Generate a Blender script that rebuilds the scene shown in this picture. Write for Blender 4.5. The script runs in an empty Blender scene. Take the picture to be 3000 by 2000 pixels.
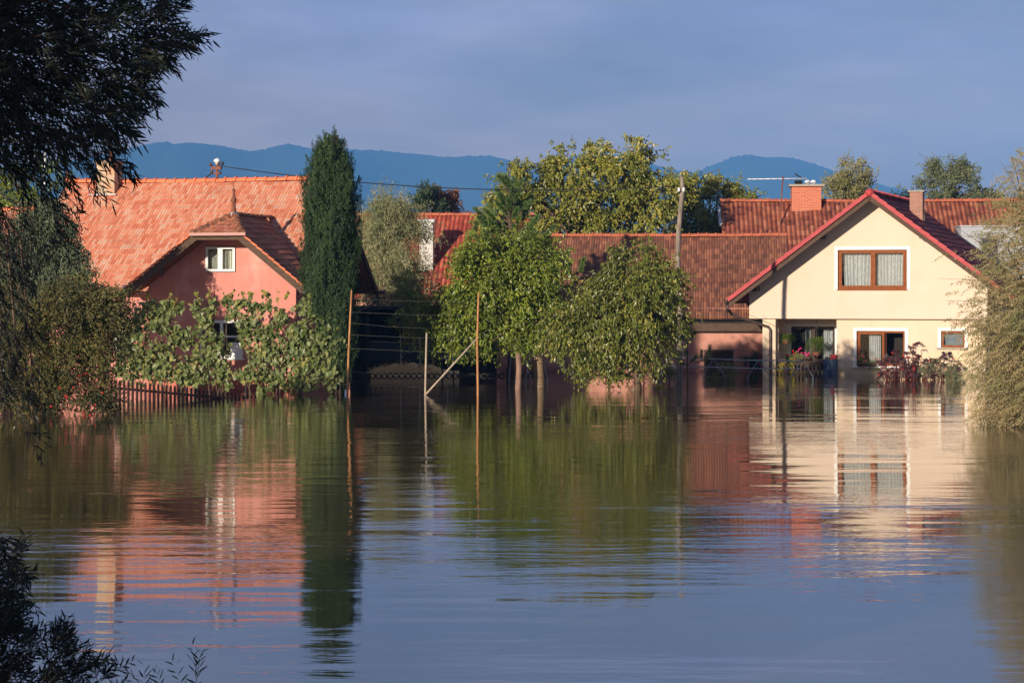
import bpy, math, random
import numpy as np
from mathutils import Vector, Matrix
from mathutils.geometry import delaunay_2d_cdt
S = bpy.context.scene
COL = S.collection
# ------------------------------------------------------------------ camera, sun, sky
F = 7000.0      # focal length in photo pixels (3000 wide)
H = 850.0       # row of the horizon
CH = 3.2        # eye height above the flood water
cam = bpy.data.cameras.new("camera")
cam.sensor_width = 36.0
cam.lens = 36.0 * F / 3000.0
cam.shift_y = -(1000.0 - H) / 3000.0
cam.clip_start = 0.5
cam.clip_end = 30000
camo = bpy.data.objects.new("camera", cam); COL.objects.link(camo)
camo.location = (0, 0, CH); camo.rotation_euler = (math.pi / 2, 0, 0)
S.camera = camo

SUN_EL = math.radians(12.2)
SUN_AZ = math.radians(211.0)        # compass style: 0 = +Y, clockwise
sl = bpy.data.lights.new("sun", 'SUN'); sl.energy = 5.0; sl.angle = math.radians(0.6)
sl.color = (1.0, 0.86, 0.68)
so = bpy.data.objects.new("sun", sl); COL.objects.link(so)
sd = Vector((math.sin(SUN_AZ) * math.cos(SUN_EL), math.cos(SUN_AZ) * math.cos(SUN_EL), math.sin(SUN_EL)))
so.rotation_euler = (-sd).to_track_quat('-Z', 'Y').to_euler()
so.location = sd * 60

world = bpy.data.worlds.new("World"); S.world = world; world.use_nodes = True
nt = world.node_tree; nt.nodes.clear()
def wn(t, **k):
    n = nt.nodes.new(t)
    for a, b in k.items(): setattr(n, a, b)
    return n
out = wn('ShaderNodeOutputWorld'); bg = wn('ShaderNodeBackground'); bg2 = wn('ShaderNodeBackground'); mx = wn('ShaderNodeMixShader')
sky = wn('ShaderNodeTexSky', sky_type='NISHITA', sun_disc=False, sun_elevation=SUN_EL, sun_rotation=SUN_AZ)
tc = wn('ShaderNodeTexCoord'); sep = wn('ShaderNodeSeparateXYZ')
mp = wn('ShaderNodeMapping'); mp.inputs['Scale'].default_value = (2.2, 2.2, 9.0); mp.inputs['Location'].default_value = (3.1, 0.4, 0.2)
mp.inputs['Rotation'].default_value = (0, math.radians(4), 0)
nz = wn('ShaderNodeTexNoise'); nz.inputs['Scale'].default_value = 3.0; nz.inputs['Detail'].default_value = 5; nz.inputs['Roughness'].default_value = .5
rmp = wn('ShaderNodeValToRGB')
L = nt.links.new
L(tc.outputs['Generated'], sep.inputs[0]); L(tc.outputs['Generated'], mp.inputs[0]); L(mp.outputs[0], nz.inputs['Vector'])
L(sep.outputs['Z'], rmp.inputs[0])
# cloud bank opposite the sun: lilac grey low down, slate blue higher, paler overhead
SKYST = [(0.0, (.43, .27, .20)), (0.066, (.43, .27, .21)), (0.092, (.34, .28, .35)), (0.122, (.25, .25, .385)), (0.19, (.42, .47, .74)), (0.32, (.15, .19, .31)), (0.8, (.12, .155, .26))]
cr = rmp.color_ramp
while len(cr.elements) < len(SKYST): cr.elements.new(.5)
for e, (p, c) in zip(cr.elements, SKYST):
    e.position = p; e.color = (*c, 1)
mr = wn('ShaderNodeMapRange'); mr.inputs['From Min'].default_value = .3; mr.inputs['From Max'].default_value = .7
mr.inputs['To Min'].default_value = .55; mr.inputs['To Max'].default_value = 1.42
L(nz.outputs['Fac'], mr.inputs['Value'])
mr2 = wn('ShaderNodeMapRange'); mr2.inputs['From Min'].default_value = -.1; mr2.inputs['From Max'].default_value = .26
mr2.inputs['To Min'].default_value = 1.03; mr2.inputs['To Max'].default_value = .86
L(sep.outputs['X'], mr2.inputs['Value'])
mm_ = wn('ShaderNodeMath', operation='MULTIPLY'); L(mr.outputs[0], mm_.inputs[0]); L(mr2.outputs[0], mm_.inputs[1])
vm = wn('ShaderNodeVectorMath', operation='SCALE')
L(rmp.outputs['Color'], vm.inputs[0]); L(mm_.outputs[0], vm.inputs['Scale'])
bg.inputs['Strength'].default_value = 0.08; L(sky.outputs[0], bg.inputs['Color'])
nz2 = wn('ShaderNodeTexNoise'); nz2.inputs['Scale'].default_value = 3.4; nz2.inputs['Detail'].default_value = 6; L(mp.outputs[0], nz2.inputs['Vector'])
tr = wn('ShaderNodeValToRGB'); tr.color_ramp.elements[0].position = .38; tr.color_ramp.elements[1].position = .66
tr.color_ramp.elements[0].color = (.86, .91, 1.03, 1); tr.color_ramp.elements[1].color = (1.12, 1.06, 1.0, 1); L(nz2.outputs['Fac'], tr.inputs[0])
vmul = wn('ShaderNodeVectorMath', operation='MULTIPLY'); L(vm.outputs[0], vmul.inputs[0]); L(tr.outputs[0], vmul.inputs[1])
bg2.inputs['Strength'].default_value = 0.94; L(vmul.outputs[0], bg2.inputs['Color'])
mx.inputs[0].default_value = 0.86
L(bg.outputs[0], mx.inputs[1]); L(bg2.outputs[0], mx.inputs[2]); L(mx.outputs[0], out.inputs['Surface'])

S.view_settings.view_transform = 'Standard'; S.view_settings.look = 'None'
S.view_settings.exposure = 0.2; S.view_settings.gamma = 1.0
S.cycles.max_bounces = 8; S.cycles.volume_bounces = 0; S.cycles.transparent_max_bounces = 12
S.cycles.sample_clamp_indirect = 6

# ------------------------------------------------------------------ helpers
rng = np.random.default_rng(7)
random.seed(11)
def P(px, py, Y): return Vector(((px - 1500) / F * Y, Y, CH + (H - py) / F * Y))
def Wd(px, Y, z=0.0): return Vector(((px - 1500) / F * Y, Y, z))
class Frame:
    """a building's own axes: u along the front, v into depth, z up"""
    def __init__(s, px, Y, deg):
        s.O = Wd(px, Y); s.th = math.radians(deg); c, n = math.cos(s.th), math.sin(s.th)
        s.ex = Vector((c, -n, 0)); s.ey = Vector((n, c, 0))
    def loc(s, px, py, v=0.0):
        d = Vector(((px - 1500) / F, 1, (H - py) / F))
        t = (v + s.O.dot(s.ey)) / d.dot(s.ey)
        w = Vector((0, 0, CH)) + d * t
        return Vector(((w - s.O).dot(s.ex), v, w.z))
    def u(s, px, v=0.0): return s.loc(px, 850, v).x
    def z(s, px, py, v=0.0): return s.loc(px, py, v).z
    def to_world(s, p): return s.O + s.ex * p[0] + s.ey * p[1] + Vector((0, 0, p[2]))

def root(name, label, cat, loc=(0, 0, 0), rz=0.0, group=None):
    o = bpy.data.objects.new(name, None); COL.objects.link(o)
    o.location = loc; o.rotation_euler = (0, 0, rz); o.empty_display_size = .2
    o['label'] = label; o['category'] = cat
    if group: o['group'] = group
    return o
def tag(o, label, cat, group=None):
    o['label'] = label; o['category'] = cat
    if group: o['group'] = group
    return o
def raw_mesh(name, V, Fc, sizes, mat, parent=None, uv=None, smooth=False):
    """V (n,3) float, Fc flat vertex indices, sizes = vertices per face"""
    me = bpy.data.meshes.new(name)
    V = np.asarray(V, dtype=np.float32); Fc = np.asarray(Fc, dtype=np.int32).ravel(); sizes = np.asarray(sizes, dtype=np.int32)
    me.vertices.add(len(V)); me.vertices.foreach_set("co", V.ravel())
    me.loops.add(len(Fc)); me.loops.foreach_set("vertex_index", Fc)
    me.polygons.add(len(sizes)); st = np.concatenate([[0], np.cumsum(sizes)[:-1]]).astype(np.int32)
    me.polygons.foreach_set("loop_start", st)
    if uv is not None:
        l = me.uv_layers.new(name="UVMap"); l.data.foreach_set("uv", np.asarray(uv, dtype=np.float32).ravel())
    me.update(calc_edges=True); me.validate()
    me.polygons.foreach_set("use_smooth", np.full(len(me.polygons), bool(smooth)))
    me.materials.append(mat)
    o = bpy.data.objects.new(name, me); COL.objects.link(o)
    if parent: o.parent = parent
    return o

class MB:
    def __init__(s): s.v = []; s.f = []; s.uv = []
    def add(s, vs, fs, uvs=None):
        b = len(s.v); s.v += [tuple(x) for x in vs]
        for i, f in enumerate(fs):
            s.f.append([b + k for k in f])
            s.uv.append(uvs[i] if uvs else [(0, 0)] * len(f))
    def quad(s, a, b, c, d, uv=None): s.add([a, b, c, d], [(0, 1, 2, 3)], [uv] if uv else None)
    def box(s, x0, x1, y0, y1, z0, z1):
        v = [(x0, y0, z0), (x1, y0, z0), (x1, y1, z0), (x0, y1, z0), (x0, y0, z1), (x1, y0, z1), (x1, y1, z1), (x0, y1, z1)]
        s.add(v, [(0, 3, 2, 1), (4, 5, 6, 7), (0, 1, 5, 4), (1, 2, 6, 5), (2, 3, 7, 6), (3, 0, 4, 7)])
    def beam(s, p0, p1, w, h, up=(0, 0, 1), w1=None, h1=None):
        p0 = Vector(p0); p1 = Vector(p1); d = (p1 - p0).normalized(); up = Vector(up)
        sd_ = d.cross(up).normalized(); u2 = sd_.cross(d).normalized(); v = []
        for p, ww, hh in ((p0, w, h), (p1, w1 or w, h1 or h)):
            for a, b in ((-1, -1), (1, -1), (1, 1), (-1, 1)):
                v.append(p + sd_ * (a * ww / 2) + u2 * (b * hh / 2))
        s.add(v, [(0, 1, 2, 3), (7, 6, 5, 4), (0, 4, 5, 1), (1, 5, 6, 2), (2, 6, 7, 3), (3, 7, 4, 0)])
    def tube(s, pts, rad, n=8, cap=True):
        pts = [Vector(p) for p in pts]
        if not hasattr(rad, '__len__'): rad = [rad] * len(pts)
        ref = None; rings = []
        for i, p in enumerate(pts):
            d = (pts[min(i + 1, len(pts) - 1)] - pts[max(i - 1, 0)]).normalized()
            if ref is None:
                ref = d.orthogonal().normalized()
            a = (ref - d * ref.dot(d)).normalized(); ref = a; b = d.cross(a)
            rings.append([p + (a * math.cos(2 * math.pi * k / n) + b * math.sin(2 * math.pi * k / n)) * rad[i] for k in range(n)])
        vs = [v for r in rings for v in r]; fs = []
        for i in range(len(pts) - 1):
            for k in range(n):
                fs.append((i * n + k, i * n + (k + 1) % n, (i + 1) * n + (k + 1) % n, (i + 1) * n + k))
        if cap:
            fs.append(tuple(range(n))[::-1]); fs.append(tuple((len(pts) - 1) * n + k for k in range(n)))
        s.add(vs, fs)
    def lathe(s, c, prof, n=14):
        c = Vector(c); vs = []; fs = []
        for r, z in prof:
            for k in range(n): vs.append(c + Vector((r * math.cos(2 * math.pi * k / n), r * math.sin(2 * math.pi * k / n), z)))
        for i in range(len(prof) - 1):
            for k in range(n): fs.append((i * n + k, i * n + (k + 1) % n, (i + 1) * n + (k + 1) % n, (i + 1) * n + k))
        fs.append(tuple(range(n))[::-1]); fs.append(tuple((len(prof) - 1) * n + k for k in range(n)))
        s.add(vs, fs)
    def prism(s, poly, v0, v1):
        """poly in (x,z), extruded along y"""
        n = len(poly)
        vs = [(x, v0, z) for x, z in poly] + [(x, v1, z) for x, z in poly]
        fs = [tuple(range(n)), tuple(range(n, 2 * n))[::-1]] + [(i, i + n, (i + 1) % n + n, (i + 1) % n) for i in range(n)]
        s.add(vs, fs)
    def build(s, name, mat, parent=None, smooth=False):
        if not s.v: return None
        fl = [k for f in s.f for k in f]; uv = [c for u in s.uv for c in u]
        return raw_mesh(name, s.v, fl, [len(f) for f in s.f], mat, parent, uv, smooth)

def wall_poly(outline, holes, v0, t, flip=False):
    """vertical wall in the (u,z) plane at depth v0, thickness t, with real openings"""
    pts = []; edges = []
    for lp in [outline] + holes:
        b = len(pts); pts += [Vector((a, c)) for a, c in lp]
        edges += [(b + i, b + (i + 1) % len(lp)) for i in range(len(lp))]
    vo, eo, fo, *_ = delaunay_2d_cdt(pts, edges, [], 1, 1e-5)
    def inside(p, lp):
        c = False; n = len(lp)
        for i in range(n):
            (x1, y1), (x2, y2) = lp[i], lp[(i + 1) % n]
            if (y1 > p[1]) != (y2 > p[1]) and p[0] < (x2 - x1) * (p[1] - y1) / (y2 - y1) + x1: c = not c
        return c
    mb = MB()
    for f in fo:
        c = sum((vo[i] for i in f), Vector((0, 0))) / len(f)
        if not inside(c, outline) or any(inside(c, h) for h in holes): continue
        mb.add([(vo[i].x, v0, vo[i].y) for i in f], [tuple(range(len(f)))])
        mb.add([(vo[i].x, v0 + t, vo[i].y) for i in f], [tuple(range(len(f)))[::-1]])
    for lp in [outline] + holes:
        n = len(lp)
        for i in range(n):
            (a, b), (c, d) = lp[i], lp[(i + 1) % n]
            mb.quad((a, v0, b), (c, v0, d), (c, v0 + t, d), (a, v0 + t, b))
    return mb
def rect(u0, u1, z0, z1): return [(u0, z0), (u1, z0), (u1, z1), (u0, z1)]

# ------------------------------------------------------------------ materials
def newmat(name):
    m = bpy.data.materials.new(name); m.use_nodes = True; n = m.node_tree
    b = n.nodes['Principled BSDF']; return m, n, b
def nd(n, t, **k):
    x = n.nodes.new(t)
    for a, b in k.items(): setattr(x, a, b)
    return x
def ramp(n, stops, interp='LINEAR'):
    r = nd(n, 'ShaderNodeValToRGB'); c = r.color_ramp; c.interpolation = interp
    while len(c.elements) < len(stops): c.elements.new(.5)
    for e, (p, col) in zip(c.elements, stops): e.position = p; e.color = (*col, 1)
    return r
def noise(n, scale, detail=4, rough=.55, vec=None, coord='Object', sc=None, w=None):
    t = nd(n, 'ShaderNodeTexNoise'); t.inputs['Scale'].default_value = scale; t.inputs['Detail'].default_value = detail; t.inputs['Roughness'].default_value = rough
    if vec is None:
        c = nd(n, 'ShaderNodeTexCoord'); vec = c.outputs[coord]
    if sc:
        m = nd(n, 'ShaderNodeMapping'); m.inputs['Scale'].default_value = sc; n.links.new(vec, m.inputs[0]); vec = m.outputs[0]
    n.links.new(vec, t.inputs['Vector']); return t
def mixc(n, fac, a, b, mode='MIX'):
    m = nd(n, 'ShaderNodeMix', data_type='RGBA', blend_type=mode)
    for s_, v in ((0, fac), (6, a), (7, b)):
        if hasattr(v, 'links') or hasattr(v, 'is_linked'): n.links.new(v, m.inputs[s_])
        elif s_ == 0: m.inputs[0].default_value = v
        else: m.inputs[s_].default_value = (*v, 1)
    return m.outputs[2]
def surf(name, c1, c2=None, scale=3, rough=.8, bump=.0, bscale=40, spec=.3, sc=None, c3=None, s3=.6, lo=.35, hi=.65, metal=0, damp=None):
    m, n, b = newmat(name)
    col = c1
    if c2:
        t = noise(n, scale, 6, .6, sc=sc); r = ramp(n, [(lo, c1), (hi, c2)]); n.links.new(t.outputs['Fac'], r.inputs[0]); col = r.outputs[0]
    if c3:
        t = noise(n, s3, 5, .65); r = ramp(n, [(.52, (0, 0, 0)), (.68, (1, 1, 1))]); n.links.new(t.outputs['Fac'], r.inputs[0]); col = mixc(n, r.outputs[0], col, c3)
    if damp:   # tide mark left by the flood and rain streaks: real stains in the render
        tcx = nd(n, 'ShaderNodeTexCoord'); sp = nd(n, 'ShaderNodeSeparateXYZ'); n.links.new(tcx.outputs['Object'], sp.inputs[0])
        t = noise(n, 1.6, 5, .6); ad = nd(n, 'ShaderNodeMath', operation='MULTIPLY_ADD'); n.links.new(t.outputs['Fac'], ad.inputs[0]); ad.inputs[1].default_value = -.5; n.links.new(sp.outputs['Z'], ad.inputs[2])
        m2 = nd(n, 'ShaderNodeMapRange'); m2.inputs['From Min'].default_value = .12; m2.inputs['From Max'].default_value = -.16; m2.inputs['To Max'].default_value = .7; n.links.new(ad.outputs[0], m2.inputs['Value'])
        col = mixc(n, m2.outputs[0], col, damp)
        t = noise(n, 1.0, 5, .6, sc=(5, 5, .35)); r = ramp(n, [(.55, (0, 0, 0)), (.8, (.38, .38, .38))]); n.links.new(t.outputs['Fac'], r.inputs[0]); col = mixc(n, r.outputs[0], col, damp)
    if c2 or c3: n.links.new(col, b.inputs['Base Color'])
    else: b.inputs['Base Color'].default_value = (*c1, 1)
    b.inputs['Roughness'].default_value = rough; b.inputs['Specular IOR Level'].default_value = spec; b.inputs['Metallic'].default_value = metal
    if bump:
        t = noise(n, bscale, 5, .6, sc=sc); bp = nd(n, 'ShaderNodeBump'); bp.inputs['Strength'].default_value = 1; bp.inputs['Distance'].default_value = bump
        n.links.new(t.outputs['Fac'], bp.inputs['Height']); n.links.new(bp.outputs[0], b.inputs['Normal'])
    return m
def tiles(name, stops, w, c, lichen=(.05, .04, .035), lich=.5, relief=.02, rough=.75, joint=.45, brick=0.5, lscale=.9):
    """clay tiles laid in (u,v) metres: each tile its own fired colour, grooves between columns, patches of lichen"""
    m, n, b = newmat(name); l = n.links.new
    uv = nd(n, 'ShaderNodeUVMap'); sp = nd(n, 'ShaderNodeSeparateXYZ'); l(uv.outputs[0], sp.inputs[0])
    def math_(op, a, b_=None):
        x = nd(n, 'ShaderNodeMath', operation=op)
        for i, v in enumerate((a, b_)):
            if v is None: continue
            if isinstance(v, (int, float)): x.inputs[i].default_value = v
            else: l(v, x.inputs[i])
        return x.outputs[0]
    row = math_('FLOOR', math_('DIVIDE', sp.outputs['Y'], c))
    shift = math_('MULTIPLY', math_('MODULO', row, 2.0), brick)
    a = math_('ADD', math_('DIVIDE', sp.outputs['X'], w), shift)
    colm = math_('FLOOR', a); fr = math_('FRACT', a)
    cb = nd(n, 'ShaderNodeCombineXYZ'); l(colm, cb.inputs[0]); l(row, cb.inputs[1])
    wnz = nd(n, 'ShaderNodeTexWhiteNoise', noise_dimensions='2D'); l(cb.outputs[0], wnz.inputs['Vector'])
    big = noise(n, 1.3, 4, .6, vec=uv.outputs[0]); 
    f = math_('ADD', math_('MULTIPLY', wnz.outputs['Value'], .62), math_('MULTIPLY', big.outputs['Fac'], .42))
    r = ramp(n, stops); l(f, r.inputs[0]); col = r.outputs[0]
    ln = noise(n, lscale, 7, .72, vec=uv.outputs[0]); lr = ramp(n, [(.5, (0, 0, 0)), (.72, (1, 1, 1))]); l(ln.outputs['Fac'], lr.inputs[0])
    fine = noise(n, 22, 3, .6, vec=uv.outputs[0])
    lf = math_('MULTIPLY', math_('MULTIPLY', lr.outputs[0], lich), math_('ADD', fine.outputs['Fac'], .35))
    col = mixc(n, lf, col, lichen)
    # dirt that gathers in the groove between two columns
    g = math_('ABSOLUTE', math_('SUBTRACT', fr, .5)); gr = nd(n, 'ShaderNodeMapRange'); gr.inputs['From Min'].default_value = .36; gr.inputs['From Max'].default_value = .5; l(g, gr.inputs['Value'])
    col = mixc(n, math_('MULTIPLY', gr.outputs[0], joint), col, tuple(x * .35 for x in stops[0][1]))
    l(col, b.inputs['Base Color']); b.inputs['Roughness'].default_value = rough; b.inputs['Specular IOR Level'].default_value = .25
    hgt = math_('SUBTRACT', math_('MULTIPLY', math_('COSINE', math_('MULTIPLY', math_('SUBTRACT', fr, .5), 6.283)), .5), math_('MULTIPLY', fine.outputs['Fac'], .12))
    bp = nd(n, 'ShaderNodeBump'); bp.inputs['Distance'].default_value = relief; l(hgt, bp.inputs['Height']); l(bp.outputs[0], b.inputs['Normal'])
    return m
def leafmat(name, cols, trans=.35, rough=.55, clump=None, cscale=1.5, spec=.35):
    """foliage: each leaf its own tone, leaves let some light through"""
    m = bpy.data.materials.new(name); m.use_nodes = True; n = m.node_tree; n.nodes.clear(); l = n.links.new
    o = nd(n, 'ShaderNodeOutputMaterial'); g = nd(n, 'ShaderNodeNewGeometry')
    k = len(cols); r = ramp(n, [(i / max(1, k - 1), c) for i, c in enumerate(cols)]); l(g.outputs['Random Per Island'], r.inputs[0]); col = r.outputs[0]
    if clump:
        t = noise(n, cscale, 3, .6); rr = ramp(n, [(.42, (0, 0, 0)), (.62, (1, 1, 1))]); l(t.outputs['Fac'], rr.inputs[0]); col = mixc(n, rr.outputs[0], col, clump)
    b = nd(n, 'ShaderNodeBsdfPrincipled'); b.inputs['Roughness'].default_value = rough; b.inputs['Specular IOR Level'].default_value = spec; l(col, b.inputs['Base Color'])
    t = nd(n, 'ShaderNodeBsdfTranslucent'); l(mixc(n, 1.0, col, (1.0, 1.1, .6), 'MULTIPLY'), t.inputs['Color'])
    mx_ = nd(n, 'ShaderNodeMixShader'); mx_.inputs[0].default_value = trans; l(b.outputs[0], mx_.inputs[1]); l(t.outputs[0], mx_.inputs[2]); l(mx_.outputs[0], o.inputs['Surface'])
    return m
def brickmat(name, c1, c2, mortar, sx=.25, sy=.075, rough=.85):
    m, n, b = newmat(name); l = n.links.new
    tcx = nd(n, 'ShaderNodeTexCoord'); s1 = nd(n, 'ShaderNodeSeparateXYZ'); l(tcx.outputs['Object'], s1.inputs[0])
    ad = nd(n, 'ShaderNodeMath', operation='ADD'); l(s1.outputs[0], ad.inputs[0]); l(s1.outputs[1], ad.inputs[1])
    cb = nd(n, 'ShaderNodeCombineXYZ'); l(ad.outputs[0], cb.inputs[0]); l(s1.outputs[2], cb.inputs[1])
    br = nd(n, 'ShaderNodeTexBrick'); l(cb.outputs[0], br.inputs['Vector'])
    br.inputs['Color1'].default_value = (*c1, 1); br.inputs['Color2'].default_value = (*c2, 1); br.inputs['Mortar'].default_value = (*mortar, 1)
    br.inputs['Scale'].default_value = 1; br.inputs['Brick Width'].default_value = sx; br.inputs['Row Height'].default_value = sy; br.inputs['Mortar Size'].default_value = .008
    l(br.outputs['Color'], b.inputs['Base Color']); b.inputs['Roughness'].default_value = rough
    bp = nd(n, 'ShaderNodeBump'); bp.inputs['Distance'].default_value = .008; bp.invert = True; l(br.outputs['Fac'], bp.inputs['Height']); l(bp.outputs[0], b.inputs['Normal'])
    return m
def glassmat():
    m = bpy.data.materials.new('window_glass'); m.use_nodes = True; n = m.node_tree; n.nodes.clear(); l = n.links.new
    o = nd(n, 'ShaderNodeOutputMaterial'); a = nd(n, 'ShaderNodeBsdfTransparent'); a.inputs[0].default_value = (.9, .93, .92, 1)
    g = nd(n, 'ShaderNodeBsdfGlossy'); g.inputs['Roughness'].default_value = .02; f = nd(n, 'ShaderNodeFresnel'); f.inputs[0].default_value = 1.5
    mm = nd(n, 'ShaderNodeMixShader'); l(f.outputs[0], mm.inputs[0]); l(a.outputs[0], mm.inputs[1]); l(g.outputs[0], mm.inputs[2]); l(mm.outputs[0], o.inputs[0]); return m

M = {}
M['pinkwall'] = surf('pink_render', (.59, .25, .205), (.53, .21, .175), 1.2, .9, .004, 60, .15, c3=(.68, .36, .31), s3=.55, damp=(.36, .13, .10))
M['pinkbarn'] = surf('faded_pink_render', (.57, .28, .22), (.49, .23, .175), 1.5, .9, .004, 60, .15, c3=(.36, .15, .11), s3=.4, damp=(.22, .10, .08))
M['cream'] = surf('cream_render', (.67, .55, .445), (.655, .53, .42), .9, .88, .002, 90, .15, c3=(.63, .49, .37), s3=.35, damp=(.60, .47, .30))
M['cream2'] = surf('cream_render_ground_floor', (.68, .545, .415), (.66, .52, .385), .9, .88, .002, 90, .15, c3=(.73, .57, .37), s3=.5, damp=(.50, .38, .22))
M['whitepaint'] = surf('white_paint', (.82, .82, .80), (.76, .76, .73), 8, .55, spec=.4)
M['whitewall'] = surf('white_render', (.80, .80, .79), (.72, .72, .70), 4, .9)
M['oldwood'] = surf('weathered_brown_wood', (.12, .075, .05), (.065, .04, .028), 6, .85, .004, 30, sc=(1, 1, 8))
M['darkwood'] = surf('dark_stained_wood', (.055, .028, .018), (.035, .018, .012), 6, .7, .002, 30)
M['winbrown'] = surf('brown_window_wood', (.27, .088, .030), (.20, .062, .022), 9, .7, spec=.12)
M['gutter'] = surf('brown_painted_metal', (.075, .045, .035), (.05, .032, .027), 7, .45, spec=.5)
M['gutterpink'] = surf('faded_red_metal', (.42, .17, .14), (.36, .2, .17), 12, .5, spec=.5)
M['white_brick'] = brickmat('whitewashed_brick', (.72, .70, .67), (.62, .60, .57), (.42, .40, .38))
M['red_brick'] = brickmat('red_brick', (.62, .13, .055), (.50, .095, .04), (.55, .40, .30))
M['dull_brick'] = brickmat('dull_red_brick', (.40, .17, .11), (.30, .12, .085), (.45, .36, .30))
M['concrete'] = surf('concrete', (.42, .37, .30), (.30, .27, .23), 8, .9, .004, 40)
M['chim'] = surf('peeling_chimney_render', (.56, .44, .31), (.42, .30, .20), 4, .92, .006, 30, c3=(.50, .24, .13), s3=1.4)
M['zinc'] = surf('zinc', (.48, .50, .54), (.40, .42, .46), 5, .4, spec=.5)
M['rust'] = surf('rusty_iron', (.24, .085, .045), (.15, .06, .04), 12, .75, .003, 50)
M['terra'] = surf('terracotta', (.38, .13, .07), (.28, .10, .06), 9, .8, .003, 40)
M['glass'] = glassmat()
M['curtain'] = surf('net_curtain', (.56, .56, .60), (.40, .40, .43), 9, .9)
M['curtain2'] = surf('cream_curtain', (.72, .68, .60), (.62, .58, .50), 9, .9)
M['unlit_room'] = surf('dark_room', (.03, .024, .02), (.02, .016, .014), 2, .9)  # near-black colour stands in for the unlit rooms behind openings
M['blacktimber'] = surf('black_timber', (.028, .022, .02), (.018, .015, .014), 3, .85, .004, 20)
M['tile_pink'] = tiles('orange_clay_tiles', [(.12, (.50, .13, .065)), (.35, (.62, .215, .125)), (.6, (.69, .30, .19)), (.85, (.66, .40, .29)), (.97, (.72, .52, .41))], .105, .27, (.22, .11, .07), .35, .012, joint=.75, brick=.0, lscale=.6)
M['tile_wing'] = tiles('brown_weathered_tiles', [(.15, (.33, .10, .055)), (.5, (.46, .17, .10)), (.9, (.56, .27, .17))], .105, .27, (.06, .04, .035), .7, .012, joint=.7, brick=0, lscale=1.2)
M['tile_ridge'] = surf('orange_ridge_tiles', (.78, .22, .10), (.66, .17, .08), 2.5, .8, .004, 30)
M['tile_ridge_old'] = surf('mossy_ridge_tiles', (.40, .15, .08), (.10, .06, .045), 5, .85, .006, 30)
M['tile_barn'] = tiles('brown_red_clay_tiles', [(.12, (.14, .06, .042)), (.4, (.215, .085, .055)), (.65, (.29, .115, .07)), (.9, (.42, .18, .10))], .105, .36, (.055, .04, .03), .85, .016, joint=.8, brick=.0)
M['tile_barn_ridge'] = surf('red_ridge_tiles', (.50, .15, .08), (.36, .10, .055), 2.2, .85, .004, 30)
M['tile_back'] = tiles('mossy_pantiles', [(.12, (.18, .05, .035)), (.4, (.30, .085, .052)), (.65, (.40, .125, .07)), (.9, (.50, .20, .12))], .205, .38, (.035, .025, .02), .9, .045, joint=.95, brick=0, lscale=1.5)
M['tile_centre'] = tiles('red_pantiles', [(.12, (.26, .045, .03)), (.4, (.38, .07, .045)), (.65, (.46, .10, .06)), (.9, (.52, .15, .09))], .21, .37, (.04, .02, .018), .8, .04, joint=.95, brick=0, lscale=1.5)
M['tile_yellow'] = tiles('crimson_concrete_tiles', [(.1, (.20, .028, .034)), (.9, (.28, .045, .048))], .3, .34, (.12, .03, .03), .3, .02, joint=.4, brick=0)
M['verge_red'] = surf('crimson_verge_tiles', (.44, .058, .062), (.35, .042, .05), 5, .6, .003, 40)
M['bluecloth'] = surf('blue_plastic', (.05, .09, .17), (.025, .045, .10), 3, .5)
M['bluegrey'] = surf('blue_grey_paint', (.16, .20, .27), (.10, .12, .16), 10, .5, spec=.5)
M['galv'] = surf('galvanised_pipe', (.42, .42, .44), (.26, .26, .28), 14, .45, spec=.5)
M['polewood'] = surf('bleached_pole_wood', (.30, .25, .21), (.15, .12, .10), 4, .9, .006, 25, sc=(3, 3, .5), c3=(.13, .10, .09), s3=1.0)
M['stake'] = surf('peeled_stake_wood', (.50, .25, .10), (.34, .15, .06), 5, .8, .003, 25, sc=(3, 3, .6))
M['brace'] = surf('grey_pole_wood', (.44, .36, .28), (.30, .23, .17), 5, .85, .003, 25)
M['picket'] = surf('dark_picket_wood', (.11, .055, .042), (.055, .03, .025), 5, .85, .003, 25, c3=(.20, .09, .065), s3=1.2)
M['wire'] = surf('wire', (.12, .11, .10), (.08, .075, .07), 9, .5)
M['cable'] = surf('black_cable', (.03, .035, .045), (.02, .02, .03), 9, .6)
M['ceramic'] = surf('white_porcelain', (.80, .80, .84), (.7, .7, .74), 9, .3, spec=.5)
M['straw'] = surf('straw', (.78, .50, .22), (.55, .32, .12), 12, .9)  # colour lightened to stand in for sun the heap does not get
M['mesh'] = surf('dark_shade_net', (.030, .034, .045), (.02, .022, .03), 3, .8, .01, 12)
M['bark'] = surf('brown_bark', (.15, .10, .065), (.07, .048, .032), 7, .9, .012, 25, sc=(2, 2, .5))
M['cherrybark'] = surf('cherry_bark', (.24, .17, .10), (.12, .08, .05), 5, .7, .008, 18, sc=(.6, .6, 3))
M['redberry'] = surf('red_fruit', (.55, .02, .02), (.45, .015, .015), 9, .35, spec=.5)
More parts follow.
